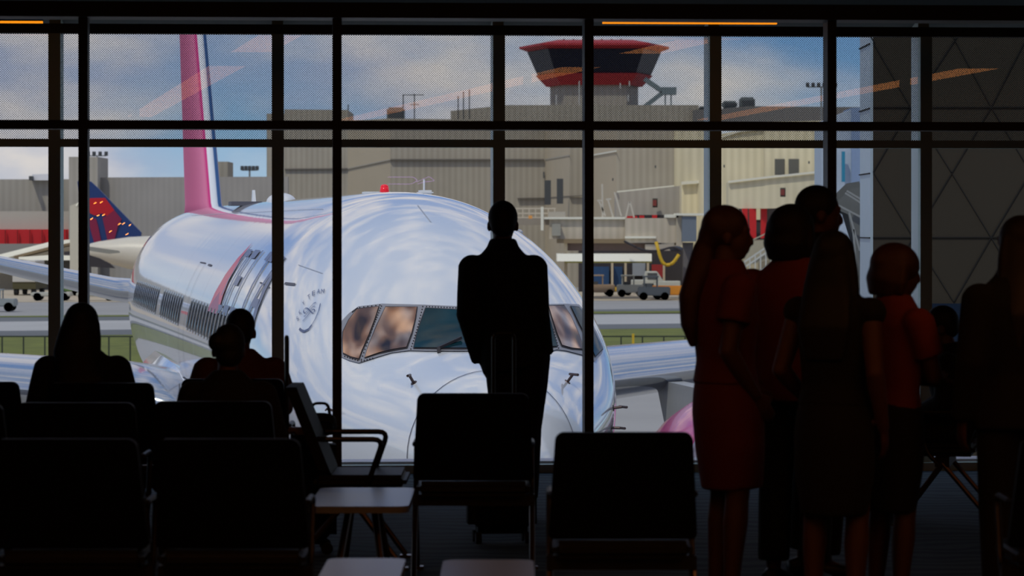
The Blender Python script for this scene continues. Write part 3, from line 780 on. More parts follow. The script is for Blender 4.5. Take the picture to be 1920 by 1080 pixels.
# --- main terminal
YS_ = 1.14
t = empty('terminal_building', (0, 280, APRON), 0, 'large tan corrugated terminal building behind the airliner nose, stepping toward the right windows', 'building')
child(wpart('facade', [(500, 300, 213, None), (535, 298, 213, None)], tan_s, None, 12), t)
child(wpart('facade', [(533, 296, 205, None), (652, 291, 206, None)], tan_s, None, 12), t)
child(wpart('facade', [(652, 291, 227, None), (732, 279, 222, None)], plain, None, 12), t)
child(wpart('facade', [(732, 279, 222, None), (1022, 279, 226, None)], tan_s, None, 14), t)
child(wpart('facade', [(1022, 279, 226, None), (1068, 262, 226, None)], plain, None, 6), t)
child(wpart('facade', [(1068, 262, 234, None), (1110, 262, 234, None)], tan_s, None, 6), t)
child(wpart('facade', [(1110, 262, 240, None), (1156, 251, 236, None)], plain, None, 6), t)
child(wpart('facade', [(1156, 251, 228, 360), (1264, 250, 228, 349)], tan_s, None, 6), t)
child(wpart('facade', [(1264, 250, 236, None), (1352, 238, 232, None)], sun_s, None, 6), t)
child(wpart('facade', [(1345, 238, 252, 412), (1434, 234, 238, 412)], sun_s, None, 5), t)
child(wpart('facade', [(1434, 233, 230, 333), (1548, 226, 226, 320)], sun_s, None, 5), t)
child(wpart('lower_wall', [(1155, 248, 361, None), (1280, 247, 348, None)], grey_s, None, 4), t)
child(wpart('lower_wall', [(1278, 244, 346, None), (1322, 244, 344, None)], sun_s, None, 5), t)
child(wpart('lower_wall', [(1366, 231, 342, 391), (1434, 228, 334, 391), (1548, 222, 322, 388)], corr('painted_sunlit_cream_siding', (.84,.76,.54), (.76,.69,.48), .62), None, 3), t)  # cream colour raised to carry the sunlight on this wall
child(wpart('penthouse', [(845, 300, 208, 232), (950, 296, 197, 232), (1310, 292, 197, 240)], tan_s, None, 10), t)
child(wpart('penthouse', [(1300, 291, 206, 240), (1352, 288, 204, 240), (1400, 285, 199, 240), (1640, 280, 201, 250)], mat('dark_roof_wall', (.20,.19,.18), .9), None, 8), t)  # darker grey wall on the set-back roof block
def trimline(pts, m=trimw, h=.25):
    bm = bmesh.new()
    for i in range(len(pts)-1): wall(bm, (pts[i][0], pts[i][1], pts[i][2]-h*10, pts[i][2]+h*10), (pts[i+1][0], pts[i+1][1], pts[i+1][2]-h*10, pts[i+1][2]+h*10), .4)
    return child(finish('trim_strip', bm, m, None), t)
seam_t = mat('dark_seam', (.17,.15,.13), .9); pale_t = mat('pale_seam', (.42,.38,.31), .8)  # darker and paler seam lines along the facade
trimline([(533, 295.6, 317), (652, 290.6, 316)], seam_t, .10); trimline([(652, 290.6, 316), (732, 278.6, 299)], pale_t, .12)
trimline([(732, 278.6, 299), (1020, 278.6, 299)], seam_t, .10); trimline([(1022, 278.6, 299), (1068, 261.6, 291)], pale_t, .12); trimline([(970, 278.6, 372), (1022, 278.6, 371), (1068, 261.6, 368), (1110, 261.5, 366)], seam_t, .08)
trimline([(1110, 261.4, 291), (1156, 250.4, 283)], trimw, .15); trimline([(1157, 250, 360), (1264, 249, 349)], trimw, .17)
trimline([(1278, 243.5, 343.5), (1321, 243.5, 340)], trimw, .28); trimline([(1366, 230.5, 341), (1434, 227.5, 333), (1548, 221.5, 321)], trimw, .18)
trimline([(1352, 237.5, 258), (1385, 235.8, 247), (1434, 233.6, 240)], trimw, .10)
trimline([(1312, 239, 237), (1330, 238.5, 234)], pale_t, .1)
def door_or_win(px0, px1, py0, py1, y, m, nm, frame=None):
    bm = bmesh.new(); px_box(bm, px0, px1, py0, py1, y, .3); o = child(finish(nm, bm, m, None), t)
    return o
door_or_win(1021, 1033, 338, 384, 266, louv, 'louvre'); door_or_win(1044, 1056, 335, 382, 261.2, louv, 'louvre')
gw = mat('grey_shutter', (.12,.12,.11), .6)
door_or_win(1453, 1471, 298, 328, 230.6, gw, 'window'); door_or_win(1479, 1504, 298, 328, 229, gw, 'window'); door_or_win(1528, 1546, 298, 330, 225.5, trimw, 'door')
for (px, py, y) in ((1224, 372, 247), (1464, 352, 225)):
    bm = bmesh.new(); px_box(bm, px, px+9, py, py+17, y-.8, .6); o = child(finish('wall_sign_box', bm, mat('dark_box', (.06,.06,.05), .7), None), t)
    bm = bmesh.new(); px_box(bm, px, px+7, py+3, py+14, y-1.0, .25); child(finish('red_sign_face', bm, mat('dim_red_sign', (.22,.04,.03), .6), None), t)
door_or_win(1018.5, 1021, 322, 334, 278.5, louv, 'wall_lamp')
for px, py in ((1148, 334), (1228, 310), (1357, 309), (1516, 302)): door_or_win(px, px+2.2, py, py+5, 224 if px > 1500 else 247 if px < 1300 else 235, louv, 'wall_lamp')
# red pillars and dark bays under the cream wall
child(wpart('bay_wall', [(1385, 236, 390, 450), (1560, 230, 386, 450)], darkbay, None), t)
child(wpart('lower_wall', [(1345, 234, 449, None), (1560, 229, 449, None)], mat('yellow_beige_wall', (.46,.41,.28), .8), None), t)
for a, b_ in ((1392, 1402), (1405, 1418), (1427, 1438), (1461, 1473)):
    bm = bmesh.new(); px_box(bm, a, b_, 391, 447, 229, .8); child(finish('red_pillar', bm, redp, None), t)
bm = bmesh.new(); px_box(bm, 1175, 1195, 405, 412, 246, .5); px_box(bm, 1199, 1208, 404, 411, 246, .5); px_box(bm, 1223, 1232, 403, 410, 246, .5); child(finish('red_panel', bm, redp, None), t)
bm = bmesh.new(); px_box(bm, 1190, 1252, 403, 412, 246.6, .4); child(finish('dark_strip', bm, darkbay, None), t)
bm = bmesh.new(); px_box(bm, 1085, 1345, 470, 562, 243, 1, ground=True); child(finish('service_wall', bm, darkbay, None), t)
blue = mat('blue_bay_door', (.015,.06,.16), .6)
for a, b_ in ((1112, 1142), (1151, 1167)):
    bm = bmesh.new(); px_box(bm, a, b_, 500, 536, 242.4, .5); child(finish('bay_door', bm, blue, None), t)
bm = bmesh.new(); px_box(bm, 1186, 1210, 493, 517, 242.4, .5); child(finish('glazed_panel', bm, mat('pale_grey_panel', (.30,.33,.37), .5), None), t)
for a in (1146, 1171, 1213, 1243): 
    bm = bmesh.new(); px_box(bm, a, a+4, 493, 548, 241.6, .6, ground=True); child(finish('column', bm, plain, None), t)
bm = bmesh.new(); px_box(bm, 1222, 1246, 496, 520, 241.8, .4); child(finish('red_hanging', bm, mat('dim_red', (.30,.02,.02), .7), None), t)
# roof furniture, each lifted off the roof on its own
def roof_unit(px0, px1, py0, py1, y, label, m=None, grp=None):
    y0_ = y; y = y*YS_
    r = empty('rooftop_unit', P((px0+px1)/2, py1, y+1), 0, label, 'rooftop unit', grp)
    bm = bmesh.new(); a = P(px0, py0, y); b = P(px1, py1, y)
    box(bm, a.x-r.location.x, b.x-r.location.x, -1, 1.2, 0, a.z-r.location.z); bmesh.ops.bevel(bm, geom=bm.edges[:], offset=.18, segments=2, affect='EDGES')
    finish('casing', bm, m or mat('rooftop_metal', (.16,.18,.18), .6), r)
    bm = bmesh.new(); box(bm, a.x-r.location.x+.2, b.x-r.location.x-.2, -1.05, -1.0, .25, (a.z-r.location.z)*.7); finish('grille', bm, louv, r)
roof_unit(725, 758, 201, 229, 284, 'grey rooftop unit on the terminal roof left of the control tower')
roof_unit(1355, 1383, 189, 203, 289, 'low dark rooftop unit, left one of the pair right of the control tower')
roof_unit(1388, 1416, 182, 203, 289, 'taller dark rooftop unit, right one of the pair right of the control tower')
roof_unit(1310, 1332, 199, 208, 292, 'small flat rooftop box beside the tower stair')
def mast(px, py0, py1, y, label, arms=()):
    y = y*YS_
    r = empty('antenna_mast', P(px, py1, y), 0, label, 'antenna')
    bm = bmesh.new(); z = P(px, py0, y).z - r.location.z; tubeline(bm, [(0,0,0), (0,0,z)], .06, 6)
    finish('pole', bm, louv, r)
    if arms:
        bm = bmesh.new()
        for (dx0, dx1, py) in arms: zz = P(px, py, y).z - r.location.z; s = y/F; tubeline(bm, [(dx0*s,0,zz), (dx1*s,0,zz)], .05, 6)
        finish('crossarm', bm, louv, r)
mast(777, 176, 228, 286, 'tall antenna mast with two crossarms on the terminal roof', ((-22, 18, 178), (-8, 9, 196)))
mast(756, 177, 203, 285, 'short antenna mast on top of the grey rooftop unit')
for px, p0, lab in ((859, 180, 'thick whip antenna, first of the cluster left of the tower'), (869, 172, 'tall whip antenna in the middle of the cluster left of the tower'), (880, 168, 'tallest whip antenna at the right of the cluster left of the tower'), (653, 196, 'short whip antenna at the corner of the terminal roof')):
    mast(px, p0, 226 if px < 900 and px > 700 else 207, 290, lab)
# --- floodlight clusters on poles
def flood(px, py, y, n, w, label):
    y = y*(YS_ if px > 500 else 1)
    r = empty('floodlight_mast', (P(px, py, y).x, y, APRON), 0, label, 'floodlight')
    zt = P(px, py, y).z - APRON; s = y/F
    bm = bmesh.new(); tubeline(bm, [(0,0,0), (0,0,zt)], .10, 8); tubeline(bm, [(-w/2*s,0,zt), (w/2*s,0,zt)], .07, 6); finish('pole', bm, mat('dull_pole', (.25,.27,.28), .6), r)
    for i in range(n):
        x = (-w/2 + w*i/(n-1))*s
        bm = bmesh.new(); box(bm, x-.16*y/300, x+.17*y/300, -.2, .15, zt-.02, zt+.42*y/300); bmesh.ops.bevel(bm, geom=bm.edges[:], offset=.05, segments=1, affect='EDGES'); finish('lamp_head', bm, louv, r)
flood(468, 319, 330, 5, 28, 'floodlight mast with five lamp heads beyond the left concourse roof')
flood(182, 292, 330, 4, 34, 'floodlight mast behind the stair tower of the left concourse')
flood(1540, 163, 270, 6, 52, 'tall floodlight mast with six lamp heads right of the control tower')
# --- control tower
TX, TY = P(1115, 0, 342).x, 344.0

tw = empty('control_tower', (TX, TY, P(0, 240, 337).z), 0, 'control tower with dark slanted glazing and red bands rising above the terminal roof', 'control tower')
zb = tw.location.z; s = 338/F
def zz(py): return P(0, py, 338).z - zb
def oct_ring(bm, r, z, dep=11.0):
    hx = r*s; f = .70; 
    return [bm.verts.new((x, y, z)) for x, y in ((-hx, 0), (-hx*f, -dep/2*hx/6), (hx*f, -dep/2*hx/6), (hx, 0), (hx*f, dep/2*hx/6), (-hx*f, dep/2*hx/6))]
def tower_part(nm, lv, m):
    bm = bmesh.new(); rr = [oct_ring(bm, r, z) for z, r in lv]
    for i in range(len(rr)-1):
        for k in range(6): bm.faces.new((rr[i][k], rr[i][(k+1)%6], rr[i+1][(k+1)%6], rr[i+1][k]))
    bm.faces.new(rr[0][::-1]); bm.faces.new(rr[-1]); return finish(nm, bm, m, tw)
tred = mat('tower_red', (.50,.035,.045), .6)
tower_part('shaft', [(0, 84), (zz(156), 84)], grey_s)
tower_part('lower_band', [(zz(158), 92), (zz(137), 112)], tred)
tower_part('glazing', [(zz(137), 108), (zz(92), 128)], mat('tower_glass', (.018,.020,.035), .35, spec=.35))
tower_part('roof', [(zz(92), 126), (zz(86), 143), (zz(82), 143), (zz(74), 100)], tred)
bm = bmesh.new()
for k in range(7): box(bm, (-60+18*k)*s, (-57+18*k)*s, -3, -2.7, zz(74), zz(74)+.25)
tubeline(bm, [(-60*s,-2.9,zz(72)),(50*s,-2.9,zz(72))], .04, 6); finish('roof_rail', bm, louv, tw)
bm = bmesh.new(); stm = mat('stair_metal', (.22,.27,.28), .5, metal=.4)
bar(bm, (92*s,-5,zz(147)), (128*s,-5,zz(172)), 1.0, .5); bar(bm, (128*s,-5,zz(172)), (84*s,-5,zz(206)), 1.0, .5); box(bm, 124*s, 152*s, -5.6, -4.4, zz(177), zz(163))
for x in (130, 141): box(bm, x*s, (x+2.5)*s, -5.2, -5, zz(213), zz(177))
finish('outside_stair', bm, stm, tw)
bm = bmesh.new()
for px_, p0, p1 in ((-75, 178, 216), (-32, 152, 214), (62, 152, 162), (60, 178, 190), (45, 156, 166)): box(bm, px_*s, (px_+2)*s, -9, -8.9, zz(p1), zz(p0))
for v in bm.verts: v.co.y += 2.6 if True else 0
finish('wall_antennas', bm, mat('pale_antenna', (.6,.6,.58), .6), tw)
YS_ = 1.0
# --- right: near pale building, dark diagonal-panel wing, bridge canopy
t2 = empty('pale_blue_building', (P(1590,0,120).x, 120, APRON), 0, 'pale blue-white building edge between the terminal and the dark panelled wing', 'building')
def child2(o): o.parent = t2; o.matrix_parent_inverse = Matrix.Translation(t2.location).inverted(); return o
pb = mat('pale_blue_wall', (.42,.50,.60), .7)
child2(wpart('facade', [(1541, 122, 228, None), (1597, 122, 205, None)], pb, None, 3)); child2(wpart('side_wall', [(1597, 121.8, 202, None), (1640, 122, 200, None)], mat('deeper_blue_wall', (.24,.33,.50), .7), None, 3))  # side wall in a deeper blue than the facade
bm = bmesh.new(); px_box(bm, 1578.5, 1584.5, 284, 341, 121.5, .2); child2(finish('slit_window', bm, mat('cyan_window', (.02,.22,.36), .2), None))
NY = 33.0
nx = P(1637, 0, NY).x; zt = 12.0
t3 = empty('panelled_wing', (nx, NY, APRON), 0, 'dark grey terminal wing clad in panels with diagonal joints, filling the right windows', 'building')
pan = mat('dark_cladding', (.042,.036,.027), .8, spec=.15, scale=.4, var=.15); joint = mat('black_joint', (.004,.004,.004), .8)
bm = bmesh.new(); box(bm, 0, 14, 0, .98, 0, zt-APRON); finish('front_cladding', bm, pan, t3)
bm = bmesh.new(); box(bm, -.03, 0.0, .0, .98, 0, zt-APRON); o = finish('side_cladding', bm, mat('pale_cladding', (.36,.45,.52), .4), t3); o['label'] = 'pale blue-grey side cladding'
# joints: horizontals at fixed heights, diagonals across the panels
def zat(py): return P(0, py, NY).z - APRON
def xat(px): return P(px, 0, NY).x - nx
bm = bmesh.new()
for py in (201, 445, -43): box(bm, 0, 14, -.015, 0, zat(py)-.005, zat(py)+.005)
def diag(p, q): bar(bm, (xat(p[0]), -.008, zat(p[1])), (xat(q[0]), -.008, zat(q[1])), .009, .009)
diag((1637,80),(1707,201)); diag((1707,201),(1800,60)); diag((1707,201),(1637,322)); diag((1637,322),(1712,445)); diag((1782,60),(1858,201)); diag((1858,201),(1930,60)); diag((1858,201),(1712,445)); 
diag((1712,445),(1637,566)); diag((1707,201),(1783,322)); diag((1783,322),(1858,445)); diag((1858,201),(1932,322)); diag((1783,322),(1783,322.5)); diag((1858,445),(2005,201)); diag((1712,445),(1788,566)); diag((1858,445),(1788,566)); diag((1858,445),(1930,566)); diag((1640,80),(1560,-43))
finish('panel_joints', bm, joint, t3)
bm = bmesh.new()
for py in (82, 203, 325, 446): box(bm, -.045, -.03, 0, .98, zat(py)-.006, zat(py)+.006)
finish('side_joints', bm, joint, t3)
bm = bmesh.new(); box(bm, .3, 14, -.05, -.0, zat(640), zat(569)); finish('low_glazing', bm, mat('dark_blue_glass', (.01,.02,.04), .15), t3)
# folded bridge canopy
t4 = empty('bridge_canopy', (P(1600,0,60).x, 58, APRON), 0, 'grey folded bellows canopy of a boarding bridge beside the dark panelled wing', 'boarding bridge')
cm = mat('grey_bellows_fabric', (.13,.14,.14), .8); 
def pxp(px, py, y): v = P(px, py, y); return v - t4.location
for i in range(5):
    bm = bmesh.new(); y = 57.5 + .35*i; dx = -4*i
    poly = [(1618,352-i*3),(1598+dx*.3,352-i*2),(1572+dx*.5,376-i),(1568+dx*.3,392),(1590+dx*.3,402),(1600,450),(1612,540),(1622,545)]
    f = [bm.verts.new(pxp(a+dx*.4, b, y)) for a, b in poly]; b2 = [bm.verts.new(pxp(a+dx*.4, b, y+.28)) for a, b in poly]
    bm.faces.new(f); bm.faces.new(b2[::-1])
    for k in range(len(poly)): bm.faces.new((f[k], f[(k+1)%len(poly)], b2[(k+1)%len(poly)], b2[k]))
    finish('bellows_fold', bm, cm, t4)
bm = bmesh.new()
for a, b_ in (((1585,362),(1618,383)), ((1588,358),(1618,376)), ((1572,385),(1616,408)), ((1592,398),(1612,470)), ((1600,430),(1606,520))): bar(bm, pxp(*a, 57.2), pxp(*b_, 57.2), .035)
finish('folding_arm', bm, mat('pale_arm', (.32,.34,.34), .5, metal=.4), t4)
bm = bmesh.new(); box(bm, .1, 1.4, 1.4, 6, 2.0, 5.2); finish('tunnel', bm, cm, t4)
bm = bmesh.new(); box(bm, .4, .8, 2, 2.4, 0, 2.1); finish('support_leg', bm, steel, t4)
# --- boarding bridge in front of the terminal
JY = 250
t5 = empty('boarding_bridge', (P(1155,0,JY).x, JY, APRON), 0, 'beige boarding bridge tunnel crossing in front of the terminal right of the airliner nose', 'boarding bridge')
def child5(o): o.parent = t5; o.matrix_parent_inverse = Matrix.Translation(t5.location).inverted(); return o
def pbx(nm, a, b_, c, d, y, dep, m, ground=False):
    bm = bmesh.new(); px_box(bm, a, b_, c, d, y, dep, ground=ground); return child5(finish(nm, bm, m, None))
beige = corr('beige_tunnel_siding', (.66,.58,.46), (.57,.50,.39), .6)
pbx('tunnel', 1030, 1175, 411, 448, JY, 3, beige); pbx('tunnel', 1172, 1270, 409, 455, JY-.6, 4, beige)
pbx('tunnel_roof', 1020, 1172, 407, 411, JY-.4, 4, trimw)
pbx('roof_edge', 1250, 1272, 402, 408, JY-1, 4, trimw); pbx('roof_edge', 1028, 1060, 397, 411, JY+1, 2, mat('plant_box', (.42,.38,.32), .8))
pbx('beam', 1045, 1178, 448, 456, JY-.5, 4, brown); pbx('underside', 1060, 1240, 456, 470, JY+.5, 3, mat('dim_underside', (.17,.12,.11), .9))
pbx('sill_edge', 1172, 1230, 443, 447, JY-1.0, .4, trimw); pbx('duct', 1210, 1262, 458, 470, JY-.6, 1.5, mat('pale_duct', (.45,.40,.33), .6))
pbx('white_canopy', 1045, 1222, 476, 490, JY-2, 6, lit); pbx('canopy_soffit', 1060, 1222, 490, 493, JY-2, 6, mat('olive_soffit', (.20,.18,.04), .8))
pbx('grey_cab', 1279, 1306, 405, 453, JY-2, 3, mat('blue_grey_cab', (.16,.19,.23), .6)); pbx('cab_frame', 1268, 1280, 402, 460, JY-1, 3, mat('beige_frame', (.52,.46,.36), .7))
pbx('cab_roof', 1268, 1322, 400, 404, JY-2.2, 4, trimw); pbx('pier', 1281, 1300, 455, 555, JY-1, 1, mat('grey_pier', (.14,.13,.13), .8), ground=True)
pbx('equipment_box', 1035, 1051, 420, 442, JY-1, 1, mat('grey_equipment', (.33,.32,.27), .7)); pbx('post', 1014, 1019, 388, 432, JY-.5, .3, trimw); pbx('white_lamp', 1337, 1347, 474, 488, JY, .4, lit); pbx('white_lamp', 1316, 1324, 474, 489, JY, .4, lit); pbx('wheel_column', 1058, 1064, 456, 560, JY, 1, plain, True)
bm = bmesh.new()
for y_ in (391, 400, 408): bar(bm, P(965, y_, JY+2), P(1042, y_, JY+2), .10)
for x_ in range(968, 1044, 12): bar(bm, P(x_, 391, JY+2), P(x_, 411, JY+2), .08)
child5(finish('railing', bm, mat('pale_rail', (.62,.54,.42), .6), None))
pbx('walkway', 960, 1035, 409, 422, JY+1, 3, mat('walkway_edge', (.30,.26,.21), .8)); pbx('roof_light', 991, 998, 404, 410, JY-.6, .3, mat('orange_lamp', (.8,.35,.08), .5))
bm = bmesh.new()
for a, b_ in (((1129,345),(1130,408)), ((1123,377),(1135,405)), ((1140,375),(1150,409)), ((1152,360),(1165,405)), ((1173,409),(1180,378)), ((1181,378),(1189,408)), ((1120,376),(1128,376)), ((1136,374),(1146,373))):
    bar(bm, P(*a, JY), P(*b_, JY), .13)
child5(finish('roof_brace', bm, mat('pale_brace', (.58,.53,.44), .6), None))
hose = roundpath([P(1230,453,JY-3), P(1240,490,JY-3), P(1249,498,JY-3), P(1262,494,JY-3), P(1273,477,JY-3)], .6, 6)
bm = bmesh.new(); tubeline(bm, hose, .14, 10); o = child5(finish('air_hose', bm, mat('yellow_hose', (.62,.38,.01), .5), None, smooth=True)); o['label'] = 'looped yellow air hose'
bm = bmesh.new(); tubeline(bm, roundpath([P(1170,452,JY-3), P(1205,470,JY-3), P(1235,471,JY-3), P(1262,462,JY-3), P(1278,470,JY-3)], 1.0), .09, 8); child5(finish('cable', bm, darkbay, None))
bm = bmesh.new(); ell(bm, P(1268, 467, JY-2.4), (.55, .5, .25)); child5(finish('cable_basket', bm, mat('dark_basket', (.05,.06,.09), .7), None))
# --- outside stair at right
t6 = empty('outside_stair', (P(1430,0,245).x, 245, APRON), 0, 'sloping outside stair with white handrails seen between the standing passengers', 'stair')
bm = bmesh.new()
def b6(a, b_, w): bar(bm, P(*a, 245)-t6.location, P(*b_, 245)-t6.location, w)
b6((1372,507),(1490,428),.12); b6((1372,517),(1490,438),.12); b6((1372,545),(1490,470),.3)
for i in range(12): x = 1376+10*i; b6((x, 505-(x-1372)*.67), (x, 541-(x-1372)*.635), .09)
finish('handrail', bm, mat('pale_handrail', (.55,.56,.52), .6), t6)
bm = bmesh.new(); 
for a, b_ in (((1400,455),(1475,420)),): b6(a, b_, .1)
V = [bm.verts.new(P(a, b_, 246)-t6.location) for a, b_ in ((1395,452),(1500,448),(1500,470),(1395,500))]; bm.faces.new(V)
V = [bm.verts.new(P(a, b_, 245.5)-t6.location) for a, b_ in ((1372,546),(1490,470),(1490,545),(1372,570))]; bm.faces.new(V)
finish('stair_side', bm, mat('stair_side_wall', (.42,.38,.28), .8), t6)
# --- vehicles
tyre2 = tyre
def wheels(bm, xs, y0, y1, r, w=.25):
    for x in xs:
        for y in (y0, y1): bmesh.ops.create_cone(bm, cap_ends=True, segments=18, radius1=r, radius2=r, depth=w, matrix=Matrix.Translation((x, y, r)) @ Matrix.Rotation(PI/2, 4, 'X'))
def veh(name, label, cat, px, y, rz=0, group=None):
    return empty(name, (P(px,0,y).x, y, APRON+.03), rz, label, cat, group)
v = veh('pickup_truck', 'white pickup truck parked under the boarding bridge', 'truck', 1226, 268)
bm = bmesh.new(); box(bm, -1.1, .5, -.9, .9, .5, 1.0); box(bm, -2.0, .0, -.9, .9, .5, 1.25); V = box(bm, -1.0, .9, -.85, .85, 1.0, 2.0)
for q in V[4:]:
    q.co.x = -.75 if q.co.x < 0 else .25
box(bm, .3, 2.3, -.88, .88, .5, 1.15); bmesh.ops.bevel(bm, geom=bm.edges[:], offset=.06, segments=1, affect='EDGES'); finish('body', bm, mat('white_vehicle_paint', (.50,.50,.44), .4), v)
bm = bmesh.new(); box(bm, -.6, .25, -.9, -.86, 1.3, 1.85); finish('side_glass', bm, louv, v)
for x in (-1.4, 1.5):
    for yy in (-.85, .85):
        bm = bmesh.new(); wheels(bm, (x,), yy, yy, .38); finish('wheel', bm, tyre2, v)
def tug(px, y, L, H, m, label, rz=0, grp=None, cabin=True, nm='baggage_tug', cat='tug'):
    v = veh(nm, label, cat, px, y, rz, grp)
    bm = bmesh.new(); box(bm, -L/2, L/2, -.7, .7, .35, .35+H*.45); bmesh.ops.bevel(bm, geom=bm.edges[:], offset=.07, segments=2, affect='EDGES'); finish('chassis', bm, m, v)
    if cabin:
        bm = bmesh.new()
        for x in (-L*.3, L*.1):
            for yy in (-.6, .6): box(bm, x-.04, x+.04, yy-.04, yy+.04, .35+H*.4, .35+H*.95)
        box(bm, -L*.34, L*.14, -.68, .68, .35+H*.93, .35+H); finish('canopy', bm, m, v)
        bm = bmesh.new(); box(bm, -L*.25, -L*.05, -.4, .4, .3+H*.4, .3+H*.65); finish('seat', bm, louv, v)
    for x in (-L*.33, L*.33):
        for yy in (-.65, .65):
            bm = bmesh.new(); wheels(bm, (x,), yy, yy, .32); finish('wheel', bm, tyre2, v)
    return v
wp_ = bpy.data.materials['white_vehicle_paint']
tug(1183, 257, 1.2*2, 1.5, wp_, 'small white baggage tug facing the camera below the blue bay doors', cabin=True)
tug(1258, 248, 3.4, 1.7, mat('orange_vehicle_paint', (.75,.28,.02), .5), 'orange ground vehicle right of the white pickup', cabin=False)
tug(1226, 246, 2.6, 1.6, mat('dark_vehicle_paint', (.08,.09,.10), .5), 'dark tow tractor in front of the white pickup', cabin=True)
tug(1158, 262, 2.6, .8, mat('yellow_vehicle_paint', (.65,.40,.03), .5), 'low yellow cart below the blue bay doors', cabin=False, nm='baggage_cart', cat='cart')
tug(1124, 258, 2.6, 1.5, mat('tan_vehicle_paint', (.42,.30,.20), .5), 'tan ground vehicle at the left end of the blue bay doors', cabin=True)
v = veh('box_truck', 'white box truck seen from behind under the far wingtip', 'truck', 45, 262)
bm = bmesh.new(); box(bm, -1.0, 1.0, 0, 5, 1.15, 3.0); bmesh.ops.bevel(bm, geom=bm.edges[:], offset=.05, segments=1, affect='EDGES'); finish('cargo_box', bm, mat('pale_box', (.58,.56,.52), .6), v)
bm = bmesh.new(); box(bm, -1.0, 1.0, .1, 6.4, .55, 1.15); finish('chassis', bm, mat('dark_olive_chassis', (.08,.07,.03), .8), v)
bm = bmesh.new(); box(bm, -.95, .95, 5.1, 6.5, 1.1, 2.6); finish('cab', bm, wp_, v)
for x in (-.75, .75):
    for yy in (.6, 5.2):
        bm = bmesh.new(); bmesh.ops.create_cone(bm, cap_ends=True, segments=18, radius1=.42, radius2=.42, depth=.35, matrix=Matrix.Translation((x, yy, .42)) @ Matrix.Rotation(PI/2, 4, 'Y')); finish('wheel', bm, tyre2, v)
tug(130, 262, 2.0, 1.3, mat('green_vehicle_paint', (.12,.22,.06), .5), 'green-topped tug between the two left window posts', cabin=True)
for px, y, lab in ((97, 244, 'flat cart with round ends below the box truck, left one'), (182, 244, 'flat white cart right of the front left window post')):
    tug(px, y, 3.2, .7, wp_, lab, cabin=False, nm='baggage_cart', cat='cart')
tug(-4, 213, 2.6, 1.2, mat('grey_vehicle_paint', (.3,.33,.33), .5), 'grey vehicle cut off by the left edge of the picture', cabin=True)
# --- tail of a second aircraft behind the wing
a2 = empty('second_airliner', (P(215,0,262).x, 262, APRON), 0, 'second airliner behind the wing at left, its blue and red tail showing', 'airplane')
def q2(px, py, y=262): return P(px, py, y) - a2.location
def flat(nm, poly, m, th=.35, y=262, par=a2):
    bm = bmesh.new(); f = [bm.verts.new(q2(*p, y)) for p in poly]; g = [bm.verts.new(q2(*p, y)+Vector((0,th,0))) for p in poly]
    bm.faces.new(f); bm.faces.new(g[::-1])
    for k in range(len(poly)): bm.faces.new((f[k], f[(k+1)%len(poly)], g[(k+1)%len(poly)], g[k]))
    return finish(nm, bm, m, par)
tnavy = mat('tail_navy', (.012,.04,.17), .4); tred2 = mat('tail_red', (.55,.004,.012), .4); tcr = mat('tail_crimson', (.25,.008,.05), .4)
tf = flat('tail_fin', [(145,340),(170,340),(183,352),(265,436),(262,460),(168,460),(158,410)], tnavy); tf['label'] = 'navy tail fin'
flat('red_field', [(152,372),(197,371),(214,394),(200,405),(190,400),(178,404),(160,396)], tred2, .1, 261.9, tf)
flat('crimson_field', [(214,394),(228,411),(221,425),(212,458),(203,458),(196,425),(192,408),(200,405)], tcr, .1, 261.85, tf); flat('crimson_field', [(166,410),(180,410),(184,425),(191,459),(178,460),(168,425)], tcr, .1, 261.85, tf)
bm = bmesh.new(); loft(bm, [q2(150,468,258), q2(185,470,258), q2(240,474,258), q2(330,480,258), q2(420,484,258)], [.3, .8, 1.35, 1.8, 1.85], n=24)
finish('fuselage', bm, mat('cream_fuselage', (.70,.65,.55), .4), a2, smooth=True)
flat('tailplane', [(150,452),(165,462),(222,470),(225,474),(205,476),(166,470)], mat('grey_tailplane', (.30,.29,.25), .6), .3, 255)
flat('dark_nacelle', [(165,478),(185,484),(205,494),(215,503),(165,500)], darkbay, .6, 254)
# --- covered walkway with white sloping roof, pale column
wk = empty('covered_walkway', (P(60,0,285).x, 285, APRON), 0, 'white-roofed covered walkway sloping up behind the far wing', 'walkway')
def q3(px, py, y=285): return P(px, py, y) - wk.location
def slab(nm, poly, m, th, y):
    bm = bmesh.new(); f = [bm.verts.new(q3(*p, y)) for p in poly]; g = [bm.verts.new(q3(*p, y)+Vector((0,th,0))) for p in poly]
    bm.faces.new(f); bm.faces.new(g[::-1])
    for k in range(len(poly)): bm.faces.new((f[k], f[(k+1)%len(poly)], g[(k+1)%len(poly)], g[k]))
    finish(nm, bm, m, wk)
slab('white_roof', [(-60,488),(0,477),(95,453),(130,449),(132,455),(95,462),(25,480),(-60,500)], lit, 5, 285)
slab('roof_edge', [(25,480),(95,462),(132,455),(165,452),(165,457),(130,460),(95,467),(28,484)], brown, 5, 284.8)
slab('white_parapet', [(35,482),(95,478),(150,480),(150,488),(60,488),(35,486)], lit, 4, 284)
slab('back_wall', [(-60,498),(25,484),(130,460),(165,458),(165,560),(-60,560)], mat('tan_back_wall', (.36,.31,.24), .9), .5, 291)
slab('dark_opening', [(120,472),(142,470),(142,482),(120,483)], darkbay, .3, 284.5)
slab('painted_under_shade', [(60,486),(95,484),(150,487),(170,500),(170,560),(60,560)], mat('painted_dim_shade', (.13,.12,.11), .9), .5, 289)  # dark sheet standing in for the shade below the walkway roof
slab('yellow_barrier', [(66,520),(100,521),(100,530),(66,529)], mat('yellow_barrier', (.45,.36,.03), .7), .2, 283)
